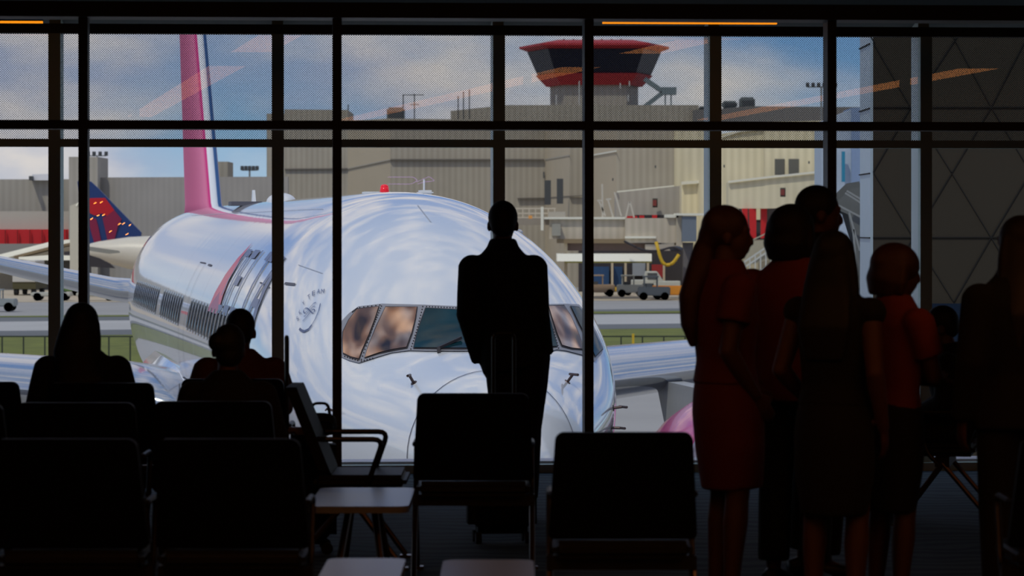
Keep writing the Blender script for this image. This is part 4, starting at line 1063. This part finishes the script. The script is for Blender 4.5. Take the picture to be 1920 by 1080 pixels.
cl = empty('pale_column', (P(141,0,281).x, 281, APRON), 0, 'pale column standing just left of the second airliner tail', 'column')
bm = bmesh.new(); a = P(131,386,281)-cl.location; b_ = P(152,0,281)-cl.location
V = box(bm, a.x, b_.x, 0, 1.2, 0, a.z); V[5].co.z += .4; V[6].co.z += .4; finish('shaft', bm, mat('cream_column', (.62,.58,.48), .7), cl)
bm = bmesh.new()
for x in (.1, .4): tubeline(bm, [(x,-.1,a.z), (x+.25,-.1,a.z+.3)], .05, 6)
finish('lamp', bm, lit, cl)
# fence along the grass
fy = gy(690)
fn = empty('chain_fence', (0, fy, APRON), 0, 'thin dark fence along the near edge of the grass, with a yellow marker post', 'fence')
bm = bmesh.new()
for i in range(60):
    x = -26 + .9*i; box(bm, x-.03, x+.03, -.03, .03, 0, 1.35)
finish('posts', bm, mat('dark_olive_metal', (.03,.04,.02), .7), fn); bm = bmesh.new(); box(bm, -26, 27, -.02, .02, 1.3, 1.36); finish('top_rail', bm, bpy.data.materials['dark_olive_metal'], fn)
bm = bmesh.new(); x = P(1187,0,fy).x; box(bm, x-.05, x+.05, -.12, -.04, 0, 1.45); finish('marker_post', bm, mat('yellow_marker', (.6,.4,.02), .6), fn)
# ================================================================== SEATING
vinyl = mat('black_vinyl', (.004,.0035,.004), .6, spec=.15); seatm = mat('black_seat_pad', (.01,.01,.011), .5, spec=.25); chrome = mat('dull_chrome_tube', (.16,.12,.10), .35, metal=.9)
darktube = mat('dark_tube', (.03,.028,.03), .4, metal=.5)
def rounded_panel(bm, w0, w1, z0, y0, z1, y1, th, rad=.06):
    """upright panel, half width w0 at the foot and w1 at the top, with round corners, leaning from y0 to y1"""
    H = z1 - z0; pts = []
    for (cx, cz, a0) in ((w1-rad, H-rad, 0), (-(w1-rad), H-rad, 90)):
        for k in range(7): a = R(a0 + 15*k); pts.append((cx+rad*math.cos(a), cz+rad*math.sin(a)))
    r2 = rad*.6
    for (cx, cz, a0) in ((-(w0-r2), r2, 180), (w0-r2, r2, 270)):
        for k in range(4): a = R(a0 + 30*k); pts.append((cx+r2*math.cos(a), cz+r2*math.sin(a)))
    f, g = [], []
    for (x, h) in pts:
        y = y0 + (y1-y0)*h/H; f.append(bm.verts.new((x, y-th/2, z0+h))); g.append(bm.verts.new((x, y+th/2, z0+h)))
    bm.faces.new(f); bm.faces.new(g[::-1])
    for k in range(len(f)): bm.faces.new((f[k], f[(k+1)%len(f)], g[(k+1)%len(f)], g[k]))
def make_chair():
    t = empty('lounge_chair', (0,0,0))
    bm = bmesh.new(); rounded_panel(bm, .285, .262, .46, -.10, .88, -.27, .055, .035)
    bmesh.ops.bevel(bm, geom=[e for e in bm.edges if len(e.link_faces) == 2 and e.calc_face_angle(0) > 1.2], offset=.012, segments=2, affect='EDGES'); finish('backrest', bm, vinyl, t)
    bm = bmesh.new(); box(bm, -.27, .27, -.16, .29, .385, .455); bmesh.ops.bevel(bm, geom=bm.edges[:], offset=.025, segments=3, affect='EDGES'); finish('seat', bm, seatm, t)
    bm = bmesh.new(); box(bm, -.29, .29, -.02, .06, .33, .384); finish('beam', bm, darktube, t)
    for s in (-1, 1):
        x = s*.278
        bm = bmesh.new(); tubeline(bm, roundpath([(x,-.10,.63),(x,.18,.63),(x,.10,.40),(x,.04,.345)], .05), .013, 8)
        tubeline(bm, [(x,-.10,.63),(x*.93,-.14,.63)], .013, 8); finish('armrest', bm, darktube, t)
        for (yy, zz_) in ((-.27, 0), (.27, 0)):
            bm = bmesh.new(); tubeline(bm, [(x,.02,.35),(x,yy,.012)], .014, 8); box(bm, x-.03, x+.03, yy-.03, yy+.03, 0, .012); finish('leg', bm, chrome, t)
    return t
proto = make_chair(); used_c = [False]
def chair(x, y, rz, label, grp):
    o = proto if not used_c[0] else copy_tree(proto); used_c[0] = True
    o.location = (x, y, 0); o.rotation_euler = (0, 0, R(rz)); o['label'] = label; o['category'] = 'chair'; o['group'] = grp; return o
def cx(px, y): return (px - CX)/F*y
G1 = 'black lounge chairs facing the window'
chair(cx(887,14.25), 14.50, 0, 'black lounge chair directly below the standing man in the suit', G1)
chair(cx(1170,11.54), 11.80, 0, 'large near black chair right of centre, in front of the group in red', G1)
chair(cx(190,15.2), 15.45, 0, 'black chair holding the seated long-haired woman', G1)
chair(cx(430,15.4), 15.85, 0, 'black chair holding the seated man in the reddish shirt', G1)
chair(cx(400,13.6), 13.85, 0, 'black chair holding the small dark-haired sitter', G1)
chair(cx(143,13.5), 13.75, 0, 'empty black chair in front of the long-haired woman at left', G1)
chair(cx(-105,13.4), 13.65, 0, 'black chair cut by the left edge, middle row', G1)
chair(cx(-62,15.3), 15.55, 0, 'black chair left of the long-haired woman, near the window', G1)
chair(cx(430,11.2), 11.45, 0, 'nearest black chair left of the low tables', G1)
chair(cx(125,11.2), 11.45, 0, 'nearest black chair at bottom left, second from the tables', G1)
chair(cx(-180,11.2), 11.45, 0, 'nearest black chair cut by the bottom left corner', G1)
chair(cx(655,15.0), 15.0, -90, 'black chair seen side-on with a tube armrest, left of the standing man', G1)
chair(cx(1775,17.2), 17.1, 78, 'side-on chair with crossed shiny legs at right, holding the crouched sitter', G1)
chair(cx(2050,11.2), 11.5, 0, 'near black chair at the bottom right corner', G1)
# low tables between the seats
tabm = mat('polished_grey_tabletop', (.17,.175,.19), .28, spec=.8)
def table(x0, x1, y0, y1, z, label):
    cx_, cy = (x0+x1)/2, (y0+y1)/2; t = empty('side_table', (cx_, cy, 0), 0, label, 'table', 'low tables between the lounge chairs')
    bm = bmesh.new(); hx, hy = (x1-x0)/2, (y1-y0)/2; pts = []
    for (sx_, sy_, a0) in ((1,1,0),(-1,1,90),(-1,-1,180),(1,-1,270)):
        for k in range(6): a = R(a0+18*k); pts.append((sx_*(hx-.06)+.06*math.cos(a), sy_*(hy-.06)+.06*math.sin(a)))
    f = [bm.verts.new((a, b, z)) for a, b in pts]; g = [bm.verts.new((a, b, z-.03)) for a, b in pts]
    bm.faces.new(f); bm.faces.new(g[::-1])
    for k in range(len(f)): bm.faces.new((f[k], f[(k+1)%len(f)], g[(k+1)%len(f)], g[k]))
    finish('tabletop', bm, tabm, t)
    for sx_ in (-1, 1):
        for sy_ in (-1, 1):
            bm = bmesh.new(); tubeline(bm, [(sx_*hx*.25, sy_*hy*.25, z-.031), (sx_*(hx-.1), sy_*(hy-.08), 0)], .016, 8); finish('leg', bm, chrome, t)
table(cx(580,13.3), cx(768,13.3), 13.15, 14.1, .45, 'low grey table left of the centre chair, catching window light')
table(cx(600,10.6), cx(752,10.6), 10.3, 11.1, .45, 'low grey table at the bottom edge, left of the pair')
table(cx(826,10.6), cx(1002,10.6), 10.3, 11.05, .45, 'low grey table at the bottom edge, right of the pair')
# luggage
fab = mat('black_luggage_fabric', (.004,.004,.005), .8)
def suitcase(x, y, rz, hgt, top, label, w=.36, d=.22):
    t = empty('suitcase', (x, y, 0), R(rz), label, 'suitcase')
    bm = bmesh.new(); box(bm, -w/2, w/2, -d/2, d/2, .05, hgt); bmesh.ops.bevel(bm, geom=bm.edges[:], offset=.05, segments=3, affect='EDGES'); finish('shell', bm, fab, t, smooth=True)
    bm = bmesh.new(); tubeline(bm, roundpath([(-.055,-d/2+.02,hgt-.05),(-.055,-d/2+.02,top),(.055,-d/2+.02,top),(.055,-d/2+.02,hgt-.05)], .03), .011, 8); finish('pull_handle', bm, mat('handle_metal', (.06,.06,.05), .35, metal=.8), t)
    for sx_ in (-1, 1):
        for sy_ in (-1, 1):
            bm = bmesh.new(); bmesh.ops.create_cone(bm, cap_ends=True, segments=16, radius1=.03, radius2=.03, depth=.03, matrix=Matrix.Translation((sx_*(w/2-.05), sy_*(d/2-.05), .03)) @ Matrix.Rotation(PI/2, 4, 'Y')); finish('wheel', bm, tyre, t)
    return t
suitcase(cx(580,15.5), 15.5, -84, .60, 1.097, 'black suitcase with a tall raised handle beside the side-on chair', w=.30, d=.27)
suitcase(cx(940,16.0), 16.0, 8, .56, 1.10, 'black suitcase with its handle raised, standing behind the man in the suit')
def bag(x, y, z, rz, w, h, d, name, label, cat, strap=True):
    t = empty(name, (x, y, z), R(rz), label, cat)
    bm = bmesh.new(); loft(bm, [(0,0,0),(0,0,.03),(0,0,h*.4),(0,0,h*.8),(.0,0,h*.95),(0,0,h)], [(w*.42,d*.4),(w*.5,d*.5),(w*.52,d*.52),(w*.46,d*.42),(w*.34,d*.3),(w*.15,d*.12)], n=20); finish('body', bm, fab, t, smooth=True)
    bm = bmesh.new(); loft(bm, [(0,-d*.45,h*.12),(0,-d*.55,h*.2),(0,-d*.55,h*.45),(0,-d*.42,h*.52)], [(w*.3,.02),(w*.36,.04),(w*.36,.04),(w*.3,.02)], n=14); finish('front_pocket', bm, vinyl, t, smooth=True)
    bm = bmesh.new(); tubeline(bm, roundpath([(-.05,0,h*.93),(-.04,0,h+.05),(.04,0,h+.05),(.05,0,h*.93)], .03), .008, 6); finish('carry_handle', bm, vinyl, t)
    return t
bag(cx(600,15.5), 15.5, .60, 10, .17, .11, .17, 'tote_bag', 'small black bag resting on top of the suitcase', 'bag')
t = empty('plastic_bag', (cx(555,15.45), 15.45, .602), 0, 'crumpled clear pinkish plastic bag on the suitcase top', 'bag')
bm = bmesh.new(); loft(bm, [(-.05,0,0.0),(-.02,0,.045),(.02,0,.035),(.05,0,.0)], [(.02,.01),(.05,.03),(.05,.028),(.02,.01)], n=12)
for v in bm.verts: v.co.z = max(0, v.co.z*.6 + random.uniform(-.004,.006)) + .0
finish('film', bm, mat('pink_clear_plastic', (.42,.30,.33), .3), t)

# ================================================================== PEOPLE
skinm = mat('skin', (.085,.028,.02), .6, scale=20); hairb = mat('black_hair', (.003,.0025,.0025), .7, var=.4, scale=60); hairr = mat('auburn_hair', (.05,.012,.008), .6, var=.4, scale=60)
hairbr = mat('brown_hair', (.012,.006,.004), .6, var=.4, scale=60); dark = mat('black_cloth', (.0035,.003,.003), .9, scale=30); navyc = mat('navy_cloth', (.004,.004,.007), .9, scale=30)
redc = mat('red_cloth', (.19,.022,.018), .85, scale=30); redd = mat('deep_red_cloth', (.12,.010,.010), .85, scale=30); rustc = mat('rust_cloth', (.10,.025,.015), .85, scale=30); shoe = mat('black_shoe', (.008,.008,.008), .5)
def person(label, x, y, rz, k=1.0, sit=False, J=None, head=(0, 0), top=None, bottom=None, hair='short', hairm=hairb, w=1.0, z0=0.0, low=1.0, female=False):
    """low < 1 compresses the trunk for a slouch; top=(material, sleeve 0..1, hem z, kind); bottom=(material, kind, hem z)"""
    root = empty('person', (x, y, z0), R(rz), label, 'person', None)
    dz = -.40 if sit else 0.0
    def U(v):      # upper-body point
        v = Vector(v); z = .95 + (v.z - .95) * low
        return Vector((v.x, v.y, z + dz)) * k
    def L(v): return Vector(v) * k
    j = dict(shL=(-.185*w,0,1.41), shR=(.185*w,0,1.41), elL=(-.235*w,-.03,1.13), elR=(.235*w,-.03,1.13), wrL=(-.24*w,.04,.88), wrR=(.24*w,.04,.88),
             hipL=(-.09,0,.92), hipR=(.09,0,.92), knL=(-.10,.02,.50), knR=(.10,.02,.50), anL=(-.10,-.01,.085), anR=(.10,-.01,.085), lean=0.0, cx=0.0)
    if sit: j.update(hipL=(-.09,.02,.54), hipR=(.09,.02,.54), knL=(-.12,.44,.52), knR=(.12,.44,.52), anL=(-.12,.46,.085), anR=(.12,.46,.085), elL=(-.25,.05,1.15), elR=(.25,.05,1.15), wrL=(-.12,.24,1.03), wrR=(.12,.24,1.03))
    if J: j.update(J)
    lean = j['lean']; cxh = j['cx']
    def S(z, yy=0.0, xx=0.0): return U((xx + cxh*max(0, (1.15-z))/.2*1.0 if z < 1.15 else xx, yy + lean*(z-.95), z))
    def A(v): v = Vector(v); return U((v.x, v.y + lean*(v.z-.95), v.z))
    hc = S(1.635, .02)
    Rh = Matrix.Rotation(R(head[0]), 3, 'Z') @ Matrix.Rotation(R(head[1]), 3, 'X')
    def H(v): return hc + (Rh @ Vector(v)) * k
    bm = bmesh.new()
    tw_ = w
    loft(bm, [S(.84), S(.93), S(1.08), S(1.27), S(1.37), S(1.43), S(1.48)], [(a*k*tw_, b*k) for a, b in ((.10,.08),(.158,.112),(.13,.095),(.155,.115),(.165,.105),(.135,.08),(.06,.06))], n=20)
    loft(bm, [S(1.44), S(1.50), S(1.58, .01)], [(.062*k,.062*k),(.054*k,.056*k),(.05*k,.055*k)], n=14)
    Rq = Rh
    ell(bm, H((0,-.012,.02)), (.075*k,.097*k,.094*k), Rq, 20); ell(bm, H((0,.02,-.03)), (.062*k,.070*k,.082*k), Rq, 20); ell(bm, H((0,.040,-.085)), (.040*k,.040*k,.030*k), Rq)
    loft(bm, [H((0,.080,.012)), H((0,.098,-.018)), H((0,.098,-.034)), H((0,.075,-.04))], [.008*k, .012*k, .015*k, .012*k], n=8)
    for s in (-1, 1):
        ell(bm, H((s*.077,-.008,-.018)), (.012*k,.020*k,.031*k), Rq, 12); ell(bm, H((s*.030,.078,.006)), (.014*k,.010*k,.009*k), Rq, 10); ell(bm, H((s*.03,.080,.026)), (.022*k,.010*k,.008*k), Rq, 10)
    ell(bm, H((0,.084,-.060)), (.022*k,.010*k,.008*k), Rq, 10); ell(bm, H((0,.082,-.070)), (.019*k,.010*k,.008*k), Rq, 10)
    for s, n_ in ((-1, 'L'), (1, 'R')):
        sh, el, wr = A(j['sh'+n_]), A(j['el'+n_]), A(j['wr'+n_])
        ell(bm, sh - Vector((0,0,.01)), (.062*k,.060*k,.060*k)); m_ = (sh+el)/2
        loft(bm, [sh, m_, el], [.054*k, .048*k, .040*k], n=12); loft(bm, [el, el.lerp(wr,.3), wr], [.042*k, .041*k, .027*k], n=12); ell(bm, el, (.042*k,)*3)
        d = (wr-el).normalized(); fwd = Vector((0,1,0)); 
        if abs(d.dot(fwd)) > .8: fwd = Vector((0,0,-1)) if not sit else Vector((-s,0,0))
        wide = (fwd - d*fwd.dot(d)).normalized(); nrm = d.cross(wide).normalized()
        if nrm.x*s > 0: nrm = -nrm
        def hp(a, b, c): return wr + (d*a + wide*b + nrm*c)*k
        pts = [hp(-.01,0,0), hp(.02,0,0), hp(.055,0,.002), hp(.09,0,.006)]
        rings = []
        for p, (ra, rb_) in zip(pts, ((.024,.018),(.032,.016),(.040,.015),(.038,.012))):
            rings.append([bm.verts.new(p + wide*(ra*k*math.cos(2*PI*q/12)) + nrm*(rb_*k*math.sin(2*PI*q/12))) for q in range(12)])
        for a in range(3):
            for q in range(12): bm.faces.new((rings[a][q], rings[a][(q+1)%12], rings[a+1][(q+1)%12], rings[a+1][q]))
        bm.faces.new(rings[0][::-1]); bm.faces.new(rings[-1])
        for fi, (b, Lf) in enumerate(((.030,.066),(.010,.076),(-.010,.071),(-.029,.055))):
            loft(bm, [hp(.075,b,.004), hp(.075+Lf*.45,b*1.05,.012), hp(.075+Lf*.78,b*1.08,.026), hp(.075+Lf*.93,b*1.08,.040)], [.0095*k,.009*k,.0085*k,.007*k], n=8)
        loft(bm, [hp(.015,.026,.004), hp(.045,.046,.012), hp(.072,.050,.022)], [.012*k,.0105*k,.008*k], n=8)
    for s, n_ in ((-1, 'L'), (1, 'R')):
        hp_, kn, an = L(j['hip'+n_]), L(j['kn'+n_]), L(j['an'+n_])
        loft(bm, [hp_, hp_.lerp(kn,.4), kn], [.088*k,.080*k,.055*k], n=14); ell(bm, kn, (.055*k,)*3); loft(bm, [kn, kn.lerp(an,.3), kn.lerp(an,.7), an], [.052*k,.056*k,.042*k,.035*k], n=12)
        loft(bm, [an+Vector((0,-.05,-.045))*k, an+Vector((0,.02,-.035))*k, an+Vector((0,.10,-.055))*k, an+Vector((0,.17,-.065))*k], [(.032*k,.035*k),(.036*k,.045*k),(.042*k,.026*k),(.036*k,.016*k)], n=12)
    body = fuse(bm, 'body', .0085*k, skinm, root, 3)
    # clothes
    tm, slv, hem, kind = top
    bm = bmesh.new(); g = .020 if kind != 'jacket' else .024
    prof = [(hem, .168 if hem < 1 else .14, .118), (.95, .166, .118), (1.08, .140 if female else .152, .104), (1.27, .160, .125), (1.37, .172, .112), (1.425, .158, .092), (1.465, .118, .076), (1.50, .080, .066), (1.525 if kind != 'jacket' else 1.55, .056, .058)]
    prof = [p for i, p in enumerate(prof) if i == 0 or p[0] > hem + .03]
    if kind == 'jacket': prof = [(hem, .190, .135)] + [(z, a*1.07, b*1.08) for z, a, b in prof[1:]]
    loft(bm, [S(z) for z, a, b in prof], [((a*tw_+g)*k, (b+g)*k) for z, a, b in prof], n=24)
    for n_ in 'LR':
        sh, el, wr = A(j['sh'+n_]), A(j['el'+n_]), A(j['wr'+n_]); r0 = .060+g*.8
        ell(bm, sh-Vector((0,0,.012)), (r0*k, r0*k, (r0-.006)*k))
        if slv > .55: loft(bm, [sh, (sh+el)/2, el, el.lerp(wr,.5), el.lerp(wr, .97)], [r0*k, (.052+g)*k, (.046+g)*k, (.040+g)*k, (.034+g)*k], n=14); ell(bm, el, ((.046+g)*k,)*3)
        elif slv > 0: loft(bm, [sh, sh.lerp(el, slv*.9+.2)], [r0*k, (.058+g)*k], n=14)
    nm = {'jacket': 'suit_jacket', 'shirt': 'shirt', 'dress': 'dress_top'}[kind]
    fuse(bm, nm, .011, tm, root, 4)
    bmm, bk, bh = bottom
    bm = bmesh.new(); g = .018
    if bk == 'skirt':
        hz = [(1.06,.140,.105),(.95,.172,.125),(.86,.185,.135),(.70,.185,.13),(bh,.150,.115)]
        if sit: bk = 'trousers'
        else: loft(bm, [S(z, j.get('sy', 0)*(1.06-z)) + Vector((j.get('sx',0)*(1.06-z),0,0)) for z, a, b in hz], [((a*tw_+g)*k, (b+g)*k) for z, a, b in hz], n=24)
    if bk == 'trousers':
        loft(bm, [S(.88), S(.95), S(1.05)], [((.155*tw_+g)*k,(.115+g)*k), ((.160*tw_+g)*k,(.115+g)*k), ((.135*tw_+g)*k,(.098+g)*k)], n=20)
        for n_ in 'LR':
            hp_, kn, an = L(j['hip'+n_]), L(j['kn'+n_]), L(j['an'+n_]); e_ = kn.lerp(an, .93 if bh < .2 else .2)
            loft(bm, [hp_+Vector((0,0,.0)), hp_.lerp(kn,.4), kn, kn.lerp(e_,.5), e_], [(.088+g)*k,(.082+g)*k,(.062+g)*k,(.060+g)*k,(.056+g)*k], n=14); ell(bm, kn, ((.060+g)*k,)*3)
    fuse(bm, 'skirt' if bk == 'skirt' else 'trousers', .012, bmm, root, 4)
    for n_ in 'LR':
        an = L(j['an'+n_]); bm = bmesh.new()
        loft(bm, [an+Vector((0,-.075,-.05))*k, an+Vector((0,-.02,-.042))*k, an+Vector((0,.09,-.052))*k, an+Vector((0,.19,-.066))*k], [(.034*k,.035*k),(.044*k,.045*k),(.050*k,.032*k),(.038*k,.019*k)], n=14); finish('shoe', bm, shoe, root, smooth=True)
    # hair
    bm = bmesh.new()
    if hair == 'short':
        ell(bm, H((0,-.020,.030)), (.083*k,.100*k,.096*k), Rq, 20); ell(bm, H((0,-.055,-.01)), (.070*k,.058*k,.07*k), Rq, 16); vx = .009
    elif hair == 'long':
        ell(bm, H((0,-.022,.028)), (.089*k,.104*k,.100*k), Rq, 20)
        b0 = hc; drop = S(1.18, -.125)
        loft(bm, [H((0,-.03,.05)), H((0,-.055,-.04)), H((0,-.075,-.14)), S(1.33,-.13), drop], [(.084*k,.08*k),(.100*k,.070*k),(.115*k,.060*k),(.125*k,.035*k),(.095*k,.018*k)], n=18)
        for s in (-1, 1): loft(bm, [H((s*.07,-.01,.03)), H((s*.083,-.012,-.07)), H((s*.095,-.02,-.16)), S(1.36,-.02,s*.11)], [.03*k,.036*k,.034*k,.02*k], n=10)
        vx = .011
    elif hair == 'ponytail':
        ell(bm, H((0,-.025,.030)), (.086*k,.106*k,.100*k), Rq, 20); ell(bm, H((0,-.085,-.02)), (.06*k,.055*k,.075*k), Rq)
        loft(bm, [H((0,-.075,.0)), H((0,-.105,-.08)), S(1.46,-.13), S(1.36,-.165), S(1.24,-.165), S(1.14,-.15)], [.045*k,.055*k,.055*k,.052*k,.042*k,.015*k], n=12); vx = .010
    elif hair == 'bob':
        ell(bm, H((0,-.028,.025)), (.102*k,.122*k,.108*k), Rq, 20)
        loft(bm, [H((0,-.045,.03)), H((0,-.065,-.06)), H((0,-.065,-.13))], [(.108*k,.085*k),(.110*k,.085*k),(.085*k,.058*k)], n=18)
        for s in (-1, 1): loft(bm, [H((s*.08,-.01,.03)), H((s*.09,-.01,-.06)), H((s*.085,-.01,-.115))], [.03*k,.034*k,.022*k], n=10)
        vx = .010
    elif hair == 'bun':
        ell(bm, H((0,-.022,.030)), (.087*k,.104*k,.100*k), Rq, 20); ell(bm, H((-.055,-.085,.03)), (.058*k,.05*k,.055*k), Rq); ell(bm, H((0,-.055,-.02)), (.076*k,.06*k,.08*k), Rq, 16); vx = .010
    fuse(bm, 'hair', vx, hairm, root, 3)
    return root
def pxp_(px, y): return (px-CX)/F*y
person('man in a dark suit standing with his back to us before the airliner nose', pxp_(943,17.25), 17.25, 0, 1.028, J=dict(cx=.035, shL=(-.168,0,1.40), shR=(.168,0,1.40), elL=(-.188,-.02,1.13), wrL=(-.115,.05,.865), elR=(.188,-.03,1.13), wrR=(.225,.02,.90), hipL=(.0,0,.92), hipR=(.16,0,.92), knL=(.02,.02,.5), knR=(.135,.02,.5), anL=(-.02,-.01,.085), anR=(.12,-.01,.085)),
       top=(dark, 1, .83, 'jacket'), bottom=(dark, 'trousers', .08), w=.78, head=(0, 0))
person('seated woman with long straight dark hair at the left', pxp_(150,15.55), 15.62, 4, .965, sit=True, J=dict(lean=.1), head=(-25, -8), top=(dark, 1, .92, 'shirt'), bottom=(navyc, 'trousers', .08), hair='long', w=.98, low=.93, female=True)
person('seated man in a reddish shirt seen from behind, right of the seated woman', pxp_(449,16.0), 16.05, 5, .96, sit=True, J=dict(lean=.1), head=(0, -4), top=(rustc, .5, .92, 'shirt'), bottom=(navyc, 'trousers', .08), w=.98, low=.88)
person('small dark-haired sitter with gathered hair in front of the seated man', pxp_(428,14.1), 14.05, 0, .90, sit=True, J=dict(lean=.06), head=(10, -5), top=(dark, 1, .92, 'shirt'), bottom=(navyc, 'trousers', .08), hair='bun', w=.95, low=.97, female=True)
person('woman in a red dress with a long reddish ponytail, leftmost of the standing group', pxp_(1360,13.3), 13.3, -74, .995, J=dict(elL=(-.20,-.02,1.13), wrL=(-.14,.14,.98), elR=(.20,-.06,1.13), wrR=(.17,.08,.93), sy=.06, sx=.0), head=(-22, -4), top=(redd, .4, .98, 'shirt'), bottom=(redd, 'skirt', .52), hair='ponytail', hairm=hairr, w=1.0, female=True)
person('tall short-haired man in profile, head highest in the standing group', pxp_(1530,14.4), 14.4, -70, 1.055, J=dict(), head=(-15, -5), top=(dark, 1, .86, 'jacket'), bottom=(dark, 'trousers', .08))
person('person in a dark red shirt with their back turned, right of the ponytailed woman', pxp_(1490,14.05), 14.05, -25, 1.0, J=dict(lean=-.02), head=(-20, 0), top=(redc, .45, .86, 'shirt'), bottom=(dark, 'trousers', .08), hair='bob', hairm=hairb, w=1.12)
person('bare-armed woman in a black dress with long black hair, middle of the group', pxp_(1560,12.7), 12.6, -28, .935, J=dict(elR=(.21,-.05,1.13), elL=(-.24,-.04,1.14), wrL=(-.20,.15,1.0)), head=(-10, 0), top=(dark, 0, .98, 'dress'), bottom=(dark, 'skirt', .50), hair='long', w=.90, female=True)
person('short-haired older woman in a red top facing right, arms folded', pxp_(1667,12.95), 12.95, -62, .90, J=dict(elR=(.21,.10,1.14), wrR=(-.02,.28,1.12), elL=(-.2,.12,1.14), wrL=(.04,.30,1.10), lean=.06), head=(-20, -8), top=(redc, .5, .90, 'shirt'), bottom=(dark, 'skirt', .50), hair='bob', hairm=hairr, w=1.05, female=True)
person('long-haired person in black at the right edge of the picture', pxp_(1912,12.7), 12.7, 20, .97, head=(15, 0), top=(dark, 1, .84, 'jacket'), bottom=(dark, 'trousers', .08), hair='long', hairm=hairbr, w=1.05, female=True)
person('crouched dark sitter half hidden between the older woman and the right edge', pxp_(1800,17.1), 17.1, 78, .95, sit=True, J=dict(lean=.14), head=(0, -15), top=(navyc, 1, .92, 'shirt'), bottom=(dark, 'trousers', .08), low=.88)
